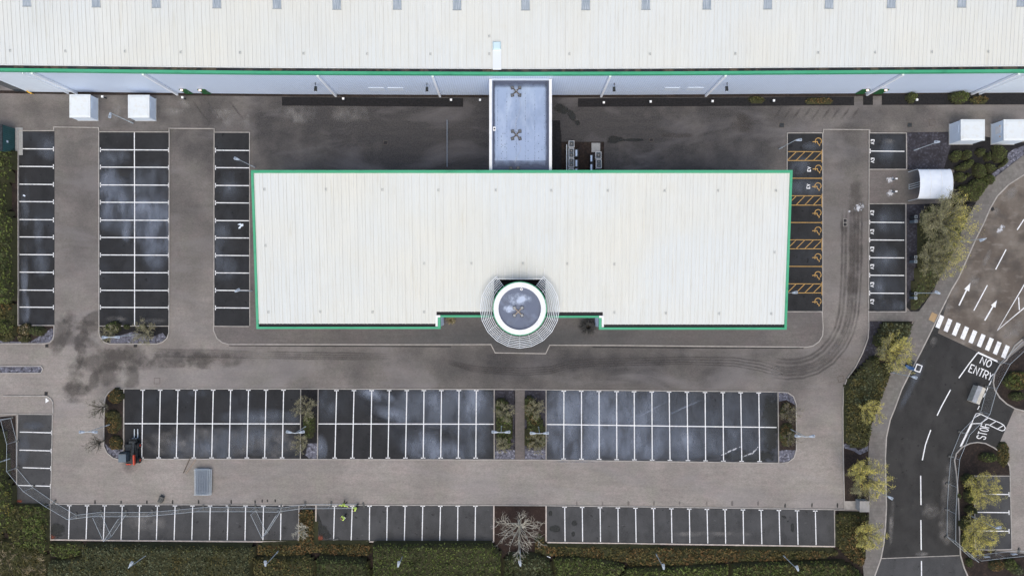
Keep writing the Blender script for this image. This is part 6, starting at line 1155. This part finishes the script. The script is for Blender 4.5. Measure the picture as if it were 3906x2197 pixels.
def hedge(f, pts, h, mat, label, name='hedge', cat='hedge', group=None, dens=46, size=.34, rough=.12, z0=.03, kind=None, slope=2.2, tilt=.6, asp=.6, mat2=None, frac=.0, fs=.35):
    P = [(v.x, v.y) for v in WP(f, pts, h * .2)]; xs = [p[0] for p in P]; ys = [p[1] for p in P]; x0, x1, y0, y1 = min(xs), max(xs), min(ys), max(ys)
    cx, cy = (x0 + x1) / 2, (y0 + y1) / 2; g_ = max(.22, min(.45, math.sqrt((x1 - x0) * (y1 - y0)) / 14)); nx, ny = int((x1 - x0) / g_) + 2, int((y1 - y0) / g_) + 2
    X, Y = np.meshgrid(x0 + (np.arange(nx) - .0) * (x1 - x0) / (nx - 1), y0 + np.arange(ny) * (y1 - y0) / (ny - 1), indexing='ij')
    def hz(x, y): return z0 + np.clip(np.minimum(h, edged(P, x, y) * slope + h * .35) * (1 + rough * bumpf(x, y, 1.3) + rough * .5 * bumpf(x + 9, y, 3.1)), .03, None)
    ins = inside(P, X, Y); Z = np.where(ins, hz(X, Y) - .06, z0); V = np.stack([X - cx, Y - cy, Z], -1).reshape(-1, 3); F = []
    I = np.arange(nx * ny).reshape(nx, ny); a = I[:-1, :-1]; cell = (ins[:-1, :-1].astype(int) + ins[1:, :-1] + ins[1:, 1:] + ins[:-1, 1:]) >= 2
    F = np.stack([a[cell], I[1:, :-1][cell], I[1:, 1:][cell], I[:-1, 1:][cell]], 1)
    area = abs(sum(P[i][0] * P[(i + 1) % len(P)][1] - P[(i + 1) % len(P)][0] * P[i][1] for i in range(len(P)))) / 2; n = int(area * dens / max(.3, ((area) / ((x1 - x0) * (y1 - y0)))))
    qx, qy = rng.uniform(x0 - .05, x1 + .05, n), rng.uniform(y0 - .05, y1 + .05, n); m = inside(P, qx, qy) & (edged(P, qx, qy) > size * .3); qx, qy = qx[m], qy[m]; qz = hz(qx, qy) + rng.uniform(-.10, .12, len(qx)) * min(1, h)
    V2, F2 = leafquads(qx - cx, qy - cy, qz, size, tilt, asp); Vall = np.concatenate([V, V2]); Fall = np.concatenate([F, F2 + len(V)])
    mats = [M[mat], M['lf_core']]; mi = np.zeros(len(Fall), int); mi[:len(F)] = 1
    if mat2:
        mats.append(M[mat2]); sel = (bumpf(qx * 1.0, qy * 1.0, fs * 3) + rng.normal(0, .25, len(qx))) > (1 - 2 * frac) * .8; mi[len(F):][sel] = 2
    o = mesh_np(name, Vall, Fall, mats, mi); o.location = (cx, cy, 0)
    if kind: o['kind'] = kind; o['label'] = label
    else: tag(o, label, cat, group)
    return o
HG = 'clipped hedges along the south edge'
hedge('s', [(-70, 540), (0, 548), (60, 580), (58, 640), (40, 700), (32, 760), (40, 800), (58, 840), (60, 1060), (64, 1130), (50, 1160), (-70, 1160)], 1.7, 'lf_bright', 'tall bright green hedge along the west edge below the container', mat2='lf_dark', frac=.45)
hedge('s', [(-60, 1160), (60, 1150), (66, 1235), (60, 1290), (-60, 1300)], .8, 'lf_olive', 'brown and green undergrowth under the thin pole at the west edge', 'undergrowth', mat2='lf_brown', frac=.4, kind='stuff')
hedge('s', [(-60, 1620), (8, 1622), (22, 1680), (28, 1800), (58, 1870), (60, 1918), (30, 2010), (0, 2060), (-60, 2080)], 1.5, 'lf_yellow', 'yellow-green hedge behind the fence at the west edge', mat2='lf_green', frac=.4, size=.3)
hedge('s', [(34, 1920), (190, 1924), (190, 2052), (185, 2110), (60, 2075), (30, 2020)], .8, 'lf_green', 'plain green clipped hedge square left of the south-west bay', mat2='lf_olive', frac=.3)
hedge('s', [(-70, 2030), (60, 2065), (188, 2105), (190, 2240), (-70, 2240)], .7, 'lf_dry', 'tangle of dry grass and brambles in the south-west corner', 'dry_grass', size=.55, asp=.16, dens=70, mat2='lf_olive', frac=.45, kind='stuff', rough=.3)
hedge('s', [(196, 2064), (318, 2068), (312, 2118), (250, 2128), (196, 2118)], .7, 'lf_olive', 'short brown-green hedge at the west end of south strip', group=HG, mat2='lf_green', frac=.4)
hedge('s', [(322, 2068), (500, 2070), (976, 2074), (978, 2110), (958, 2150), (968, 2240), (192, 2240), (192, 2130), (250, 2130), (318, 2118)], 1.2, 'lf_olive', 'longest hedge, mixed green and grey, below the western bottom bays', group=HG, mat2='lf_grey', frac=.5, rough=.2, size=.28)
hedge('s', [(1143, 1940), (1200, 1940), (1203, 2068), (1420, 2070), (1415, 2112), (1360, 2120), (1200, 2105), (1130, 2115), (1020, 2115), (982, 2110), (985, 2072), (1140, 2070)], .5, 'lf_brown', 'rusty brown low planting between the two western bottom blocks', 'low_planting', 'planting', mat2='lf_olive', frac=.35)
hedge('s', [(968, 2122), (1020, 2118), (1100, 2120), (1180, 2108), (1205, 2128), (1212, 2240), (972, 2240)], 1.0, 'lf_olive', 'rounded hedge with rusty tint below the brown planted island', group=HG, mat2='lf_brown', frac=.35)
hedge('s', [(1207, 2120), (1290, 2112), (1395, 2125), (1408, 2140), (1424, 2240), (1214, 2240)], 1.5, 'lf_dark', 'loose dark conifer clump between hedges at the bottom', group=HG, mat2='lf_bright', frac=.3, rough=.35, size=.3)
hedge('s', [(1424, 2066), (1640, 2064), (1880, 2065), (1914, 2110), (1908, 2240), (1424, 2240)], 1.6, 'lf_green', 'large dark clipped hedge block below the middle bottom bays', group=HG, mat2='lf_dark', frac=.5, rough=.2, size=.28)
hedge('s', [(1926, 2122), (1960, 2106), (2040, 2110), (2076, 2118), (2102, 2142), (2120, 2240), (1916, 2240)], 1.4, 'lf_grey', 'grey-green hedge clump right below the bare tree', group=HG, mat2='lf_dark', frac=.4, rough=.3)
hedge('s', [(2062, 2034), (2080, 2076), (2600, 2084), (3180, 2094), (3205, 2112), (3100, 2130), (2790, 2140), (2600, 2152), (2400, 2156), (2380, 2140), (2270, 2125), (2105, 2116), (2040, 2102), (2040, 2060)], .55, 'lf_olive', 'long rusty green low planting below the eastern bottom bays', 'low_planting', 'planting', mat2='lf_brown', frac=.5)
hedge('s', [(2107, 2120), (2180, 2116), (2280, 2123), (2376, 2142), (2384, 2160), (2320, 2240), (2126, 2240)], 1.1, 'lf_green', 'light green wavy hedge right of the grey clump', group=HG, mat2='lf_bright', frac=.3)
hedge('s', [(2386, 2157), (2500, 2160), (2640, 2152), (2776, 2144), (2772, 2240), (2330, 2240)], 1.1, 'lf_green', 'light green straight hedge below the eastern lamp post', group=HG, mat2='lf_bright', frac=.35)
hedge('s', [(2786, 2144), (2990, 2133), (3200, 2134), (3258, 2160), (3290, 2190), (3296, 2240), (2782, 2240)], 1.2, 'lf_olive', 'rounded olive hedge at the bottom beside the road', group=HG, mat2='lf_green', frac=.5)
hedge('s', [(3186, 1950), (3310, 1956), (3310, 2000), (3298, 2060), (3298, 2120), (3290, 2160), (3240, 2135), (3205, 2100), (3187, 2085)], .7, 'lf_olive', 'brown-green planting square below the pavement cabinet', 'low_planting', 'planting', mat2='lf_brown', frac=.45)
hedge('s', [(3364, 1227), (3477, 1229), (3468, 1270), (3445, 1312), (3400, 1330), (3338, 1320), (3331, 1292), (3350, 1262)], .9, 'lf_olive', 'frosty brown-green shrub block south of the cross path', 'shrub_block', 'shrubs', mat2='lf_grey', frac=.5)
hedge('s', [(3325, 1358), (3346, 1362), (3352, 1388), (3408, 1392), (3390, 1430), (3350, 1540), (3322, 1612), (3317, 1662), (3300, 1705), (3268, 1709), (3221, 1688), (3218, 1600), (3219, 1487), (3248, 1425), (3279, 1402)], .9, 'lf_olive', 'long curved shrub block between the east aisle and pavement', 'shrub_block', 'shrubs', mat2='lf_grey', frac=.45)
hedge('s', [(3530, 790), (3600, 790), (3690, 830), (3640, 950), (3590, 1050), (3555, 1105), (3525, 1150), (3495, 1182), (3478, 1182), (3475, 1110), (3510, 980), (3500, 880)], .5, 'lf_dark', 'dark low undergrowth beneath the two big trees', 'undergrowth', mat2='soil' if False else 'lf_olive', frac=.35, kind='stuff', dens=14)
for i, (pts, lb) in enumerate([([(290, 600), (330, 540), (400, 510), (460, 520), (480, 580), (440, 680), (380, 705), (320, 680)], 'round clipped bush nearest the slate and shelter, top row'), ([(490, 560), (520, 515), (600, 515), (635, 570), (625, 625), (560, 670), (500, 670), (480, 620)], 'second round clipped bush of the top row'),
                               ([(375, 790), (450, 730), (560, 680), (640, 655), (672, 690), (640, 770), (560, 830), (450, 845), (385, 825)], 'pointed lemon-shaped bush below the top row'), ([(700, 530), (740, 485), (820, 475), (850, 520), (840, 590), (770, 620), (720, 590)], 'small clipped bush under the white cabin'),
                               ([(850, 600), (880, 550), (920, 545), (945, 610), (940, 680), (890, 690), (835, 650)], 'teardrop bush beside the biggest clipped bush'), ([(960, 500), (980, 440), (1060, 425), (1130, 470), (1190, 540), (1170, 640), (1090, 710), (1010, 715), (960, 650)], 'biggest clipped bush close to the pale gravel'),
                               ([(690, 730), (730, 705), (800, 740), (840, 800), (870, 900), (820, 960), (720, 960), (660, 900), (665, 810)], 'egg-shaped bush at the centre of the cluster'), ([(850, 740), (890, 715), (960, 735), (1020, 800), (1000, 850), (930, 885), (870, 850)], 'rounded bush east of the egg-shaped one'),
                               ([(345, 900), (390, 860), (470, 860), (540, 910), (555, 970), (500, 1020), (420, 1020), (360, 970)], 'round bush beside the shelter roof'), ([(545, 890), (590, 870), (630, 880), (610, 930), (560, 940)], 'tiniest clipped bush in the cluster'),
                               ([(380, 1110), (450, 1075), (560, 1060), (620, 1000), (690, 960), (800, 960), (890, 1040), (870, 1110), (800, 1210), (720, 1320), (610, 1290), (560, 1250), (480, 1210), (440, 1150)], 'large irregular bush along the pavement edge'), ([(800, 950), (880, 890), (960, 900), (1000, 960), (990, 1030), (930, 1060), (860, 1020)], 'dark round bush touching the pavement'),
                               ([(330, 1270), (360, 1210), (430, 1205), (490, 1250), (480, 1300), (420, 1330), (350, 1320)], 'round bush under the tip of the big tree'), ([(1080, 740), (1180, 620), (1215, 640), (1190, 740), (1080, 800), (1030, 790)], 'ragged bush behind the biggest clipped bush')]):
    hedge('Q', pts, .95, 'lf_topiary', lb, 'clipped_bush', 'bush', 'clipped bushes by the cycle shelter', dens=110, size=.18, rough=.05, slope=1.6)
def bush(f, x, y, rx, ry, h, mat, label, mat2=None, frac=.3, size=.2, name='bush', rough=.15):
    hedge(f, [(x + rx * math.cos(a) * random.uniform(.88, 1.1), y + ry * math.sin(a) * random.uniform(.88, 1.1)) for a in [k * math.pi / 6 for k in range(12)]], h, mat, label, name, 'bush', None, 80, size * 1.15, rough, slope=1.6, mat2=mat2, frac=frac)
bush('I', 1050, 602, 66, 60, 1.3, 'lf_green', 'largest round green bush on the island under the double bays', 'lf_bright', .4); bush('I', 1170, 596, 33, 26, .7, 'lf_dark', 'small round bush between two larger ones on the island'); bush('I', 1320, 598, 38, 26, .7, 'lf_dark', 'small dark bush behind the sprawling shrub on the island')
bush('I', 72, 588, 75, 75, 1.4, 'lf_bright', 'vivid green bush by the south-west end of the west bays', 'lf_green', .3, .26); bush('I', 355, 632, 68, 52, 1.0, 'lf_dark', 'dark rounded bush at the corner of the west bed'); bush('I', 240, 620, 70, 60, .8, 'lf_brown', 'reddish brown shrub between two green bushes in the west bed', 'lf_dry', .3); bush('I', 230, 700, 60, 40, .6, 'lf_dry', 'dry brown grass clump at the west bed edge', 'lf_olive', .4); bush('I', 60, 690, 70, 45, .7, 'lf_olive', 'dull low shrub at the western frame edge')
bush('I', 1072, 1230, 66, 78, 1.1, 'lf_orange', 'orange-brown rounded bush at the head of the west end island', 'lf_brown', .4); bush('J', 1072, 220, 60, 70, .7, 'lf_brown', 'rust and green bush at the foot of the west end island', 'lf_orange', .35); bush('J', 1050, 40, 70, 110, .5, 'lf_brown', 'dark brown shrub in the middle of the west end island', 'lf_dark', .4)
bush('I', 1035, 1400, 60, 40, .8, 'lf_olive', 'dull green shrub under the thin tree on the west end island', 'lf_bright', .25)
bush('K', 430, 60, 58, 130, .8, 'lf_dark', 'dark green hedge strip along the narrow island under the twin lamp', 'lf_green', .4)
hedge('U', [(240, 280), (300, 262), (370, 270), (440, 330), (420, 400), (500, 560), (525, 760), (525, 900), (490, 1000), (500, 1070), (440, 1140), (300, 1130), (250, 950), (240, 700), (250, 560), (228, 400)], .9, 'lf_dark', 'dark green shrub strip left of the central path', 'shrub_block', 'shrubs', mat2='lf_green', frac=.35)
hedge('U', [(740, 230), (850, 215), (900, 270), (930, 330), (960, 500), (1040, 640), (1070, 860), (1095, 1000), (1060, 1080), (900, 1120), (760, 1090), (740, 900), (780, 700), (730, 500), (725, 320)], .9, 'lf_dark', 'dark shrub strip right of the central path', 'shrub_block', 'shrubs', mat2='lf_brown', frac=.25)
bush('P', 195, 225, 45, 60, .8, 'lf_brown', 'brown shrub at the head of the east end island', 'lf_dark', .4); bush('P', 195, 400, 55, 90, .5, 'lf_brown', 'dark brown shrub in the middle of the east end island', 'lf_dark', .5)
bush('H', 2085, 345, 78, 46, 1.2, 'lf_green', 'oval green bush on the rounded lower island', 'lf_dark', .4); bush('O', 1180, 400, 105, 70, 1.0, 'lf_dark', 'oval dark green bush on the upper island'); bush('O', 1170, 190, 170, 150, .7, 'lf_brown', 'large rusty brown shrub on the upper island', 'lf_green', .3, .26)
bush('H', 2230, 320, 60, 120, .4, 'lf_brown', 'low brown shrub along the curved edge of the lower island', 'lf_olive', .4); bush('H', 1910, 560, 60, 60, 1.3, 'lf_green', 'dark green shrub under the upper roadside willow', 'lf_yellow', .3); bush('H', 1925, 700, 55, 75, 1.2, 'lf_green', 'green shrub under the lower edge of the same willow'); bush('H', 1925, 835, 52, 45, 1.1, 'lf_dark', 'dark bush above the foot of the eastern lamp post'); bush('H', 1880, 960, 55, 70, 1.1, 'lf_dark', 'dark shrub under the lower willow, upper one'); bush('H', 1895, 1130, 62, 95, 1.1, 'lf_green', 'green shrub by the kerb, lower one', 'lf_bright', .3); bush('H', 1915, 1320, 36, 42, .8, 'lf_green', 'small green shrub south of the fence corner')
bush('H', 2160, 1345, 70, 60, .8, 'lf_brown', 'reddish brown shrub in the lower east corner', 'lf_orange', .2); bush('H', 2290, 1330, 60, 60, .9, 'lf_green', 'green shrub beside the reddish one in the east corner'); bush('H', 2350, 1385, 60, 50, .8, 'lf_grey', 'grey-green shrub at the bottom of the east corner', 'lf_dark', .3); bush('H', 1822, 705, 18, 26, .6, 'lf_green', 'tiny shrub growing over the kerb by the fence')
bush('D', 1468, 960, 52, 55, 1.1, 'lf_green', 'green bush in the black bed under the warehouse wall', 'lf_dark', .4); bush('D', 1935, 960, 95, 62, 1.3, 'lf_green', 'larger green bush in the black bed further east', 'lf_dark', .4); bush('D', 560, 995, 150, 36, .4, 'lf_brown', 'low brown heather-like patch in the black bed', 'lf_olive', .4); bush('D', 2130, 985, 90, 40, .5, 'lf_olive', 'brownish low shrub right of the larger green bush', 'lf_brown', .4); bush('C', 2280, 985, 90, 34, .4, 'lf_olive', 'small straggly patch at the east end of the long black bed', 'lf_brown', .4)
bush('X', 1030, 620, 72, 62, .9, 'lf_bright', 'small bright green rounded bush at the slate edge, upper one'); bush('X', 990, 890, 70, 45, .8, 'lf_bright', 'small bright green rounded bush at the slate edge, lower one')

def tree(f, x, y, Rr, h, label, leaf, bark, n_l=14, dens=1.0, group=None, lsize=.16, cz=None, leafed=True, name='tree', elong=5.5, second=None, sub=8):
    cz = cz or h * .7; p = W(f, x, y, cz); k = FR[f][2] * PPM; Rr = Rr / k * (ALT - cz) / ALT
    t = thing(name, (p.x, p.y, .05), label, 'tree', group); b = MB(); tr = .05 * Rr / 2 + .05
    b.tube([(0, 0, 0), (.05, .03, h * .2), (0, .0, h * .38)], [tr * 1.5, tr * 1.1, tr], 8); b.build('trunk', M[bark], t); b = MB(); tips = []
    if leafed: n_l = int(n_l * 1.4)
    for i in range(n_l):
        a = 2 * math.pi * i / n_l + random.uniform(-.25, .25); rr = Rr * random.uniform(.72, 1.05); zt = h * random.uniform(.55, 1.0) * (1 if i % 3 else 1.1); r0 = tr * random.uniform(.45, .7) * (1 if leafed else .72); z0 = h * random.uniform(.12, .36)
        if i % 4 == 0: rr *= .55; zt = h * random.uniform(.9, 1.1)
        pts = [Vector((0, 0, z0))]; 
        for s in range(1, 6):
            q = s / 5; wob = rr * .07; pts.append(Vector((math.cos(a) * rr * q ** .85 + random.uniform(-wob, wob), math.sin(a) * rr * q ** .85 + random.uniform(-wob, wob), z0 + (zt - z0) * q ** .75)))
        b.tube(pts, [r0 * (1 - .17 * s) for s in range(6)], 5, False)
        for j in range(sub):
            s = random.randint(1, 4); q0 = pts[s].lerp(pts[s + 1], random.random()); a2 = a + random.choice((-1, 1)) * random.uniform(.3, 1.0); L_ = rr * random.uniform(.22, .42); e = q0 + Vector((math.cos(a2) * L_, math.sin(a2) * L_, random.uniform(.0, .35) * L_)); m = q0.lerp(e, .5) + Vector((random.uniform(-.08, .08), random.uniform(-.08, .08), .06)) * rr * .6
            b.tube([q0, m, e], [r0 * .42, r0 * .28, r0 * .12], 4, False); tips.append((q0, e))
            for w_ in range(2): q1 = q0.lerp(e, random.uniform(.3, .9)); a3 = a2 + random.choice((-1, 1)) * random.uniform(.4, 1.1); e2 = q1 + Vector((math.cos(a3), math.sin(a3), random.uniform(-.2, .5))) * L_ * random.uniform(.3, .55); b.tube([q1, e2], [r0 * .22, r0 * .08], 3, False); tips.append((q1, e2))
        tips.append((pts[3], pts[5]))
    b.build('branches', M[bark], t)
    if leafed:
        n = int(5600 * dens * Rr * Rr / 6.5); T0 = np.array([tuple(a) for a, _ in tips]); T1 = np.array([tuple(c) for _, c in tips]); ii = rng.integers(0, len(tips), n); q = rng.uniform(0, 1.08, n)[:, None]
        P = T0[ii] * (1 - q) + T1[ii] * q + rng.normal(0, .06 * Rr ** .7, (n, 3)); d = (T1[ii] - T0[ii]); d /= np.linalg.norm(d, axis=1)[:, None] + 1e-9; d = d + rng.normal(0, .45, (n, 3)); d /= np.linalg.norm(d, axis=1)[:, None]
        w_ = np.cross(d, rng.normal(0, 1, (n, 3))); w_ /= np.linalg.norm(w_, axis=1)[:, None] + 1e-9; s = lsize * .8 * rng.uniform(.6, 1.4, n)[:, None]
        V = np.stack([P - d * s * .5, P - w_ * s * .5 / elong, P + d * s * .5, P + w_ * s * .5 / elong], 1).reshape(-1, 3); mats = [M[leaf]]; mi = np.zeros(n, int)
        if second: mats.append(M[second[0]]); mi = ((P[:, 0] * second[1] + P[:, 1] * second[2]) / Rr + rng.normal(0, .22, n) > second[3]).astype(int)
        mesh_np('crown', V, np.arange(4 * n).reshape(n, 4), mats, mi, t)
    return t
GW = 'yellow-green willows along the pavement'
tree('d', 2385, 558, 68, 6.5, 'biggest tree, grey twigs turning yellow on the road side, by the shelter', 'lf_willow_grey', 'bark_olive', 26, 1.1, GW, .26, second=('lf_willow', 1, -.1, .35))
tree('d', 2366, 648, 50, 5.5, 'second big grey-yellow tree just south of the biggest one', 'lf_willow_grey', 'bark_olive', 22, 1.1, GW, .24, second=('lf_willow', 1, -.1, .40))
tree('d', 2253, 884, 45, 5, 'yellow-green tree beside the signal trolley', 'lf_willow', 'bark_olive', 20, 1.5, GW, .24, second=('lf_willow_grey', -1, .3, .55))
tree('d', 2193, 1033, 29, 4, 'smallest willow, halfway down the curved shrub block', 'lf_willow', 'bark_olive', 16, 1.7, GW, .2)
tree('d', 2180, 1205, 48, 5, 'wide willow next to the concrete pad', 'lf_willow', 'bark_olive', 22, 1.6, GW, .24, second=('lf_willow_grey', -1, -1, .7)); tree('d', 2187, 1347, 36, 4.5, 'willow spilling onto the pavement near the bottom', 'lf_willow', 'bark_olive', 18, 1.6, GW, .22)
tree('d', 2474, 1233, 42, 4.5, 'willow over the top line of the small east bays', 'lf_willow', 'bark_olive', 20, 1.3, GW, .22); tree('d', 2470, 1345, 50, 4.8, 'willow over the lowest small east bay', 'lf_willow', 'bark_olive', 22, 1.3, GW, .22)
GT = 'small thin trees on the parking islands'
for x, y, r, lb in ((766, 1027, 30, 'thin pale tree at the top of the narrow western island'), (756, 1114, 24, 'thin pale tree at the foot of the narrow western island'), (1268, 1036, 26, 'thin tree upper left of the central path'), (1264, 1120, 22, 'thin tree lower left of the central path'), (1347, 1030, 26, 'thin tree upper right of the central path'), (1350, 1114, 24, 'thin tree lower right of the central path')):
    tree('d', x, y, r, 3, lb, 'lf_sparse', 'bark_olive', 13, 1.1, GT, .17)
tree('d', 362, 838, 30, 2.4, 'sprawling thin tree right of the twin lamp on the bushy island', 'lf_sparse', 'bark_olive', 14, 1.0, GT, .18, second=('lf_orange', 1, 0, 1.2)); tree('d', 272, 838, 22, 2.4, 'thin yellowish tree left of the big round bush', 'lf_sparse', 'bark_olive', 10, .9, GT, .18)
tree('d', 248, 1028, 24, 3, 'dark twiggy tree at the upper west end island', 'lf_grey', 'bark', 12, .7, GT, .18); tree('d', 240, 1116, 22, 3, 'bare dark twiggy tree left of the forklift', 'lf_grey', 'bark', 14, .25, GT, .16)
tree('d', 1990, 1041, 26, 3, 'grey thin tree at the upper east end island', 'lf_willow_grey', 'bark', 13, .6, GT, .17); tree('d', 1992, 1103, 20, 3, 'grey thin tree at the lower east end island', 'lf_willow_grey', 'bark', 12, .6, GT, .17)
tree('d', 757, 1333, 21, 2.6, 'bare pale-twigged little tree on the brown planted island', 'lf_sparse', 'bark_pale', 12, .12, None, .14, name='bare_tree')
tree('d', 1306, 1335, 60, 7, 'big bare tree with pale radiating branches below the centre', 'lf_sparse', 'bark_pale', 26, 0, None, leafed=False, name='bare_tree', cz=4.2, sub=6)
def spiky(f, x, y, r, n, h, label, mat='lf_spiky'):
    p = W(f, x, y); k = FR[f][2] * PPM; r /= k; t = thing('spiky_plant', (p.x, p.y, .09), label, 'plant'); b = MB()
    for i in range(n):
        a = random.uniform(0, 6.28); rr = r * random.uniform(.5, 1.05); zz = h * random.uniform(.3, 1); u = Vector((math.cos(a), math.sin(a), 0)); s = Vector((-u.y, u.x, 0)); P = [Vector((0, 0, .05)) + u * .02, u * rr * .35 + Vector((0, 0, zz * .8)), u * rr * .75 + Vector((0, 0, zz)), u * rr + Vector((0, 0, zz * .75))]; wd = (.035, .05, .04, .004)
        for q in range(3): b.face([P[q] - s * wd[q], P[q] + s * wd[q], P[q + 1] + s * wd[q + 1], P[q + 1] - s * wd[q + 1]])
    b.build('leaves', M[mat], t); b = MB(); b.lathe([(.14, 0), (.09, .25)], n=8); b.build('stem', M['bark'], t)
spiky('M', 2065, 790, 125, 150, 1.4, 'dark spiky plant in the corner right of the round tower'); spiky('M', 390, 700, 75, 90, .8, 'small straggly plant in the corner left of the round tower', 'lf_dry')
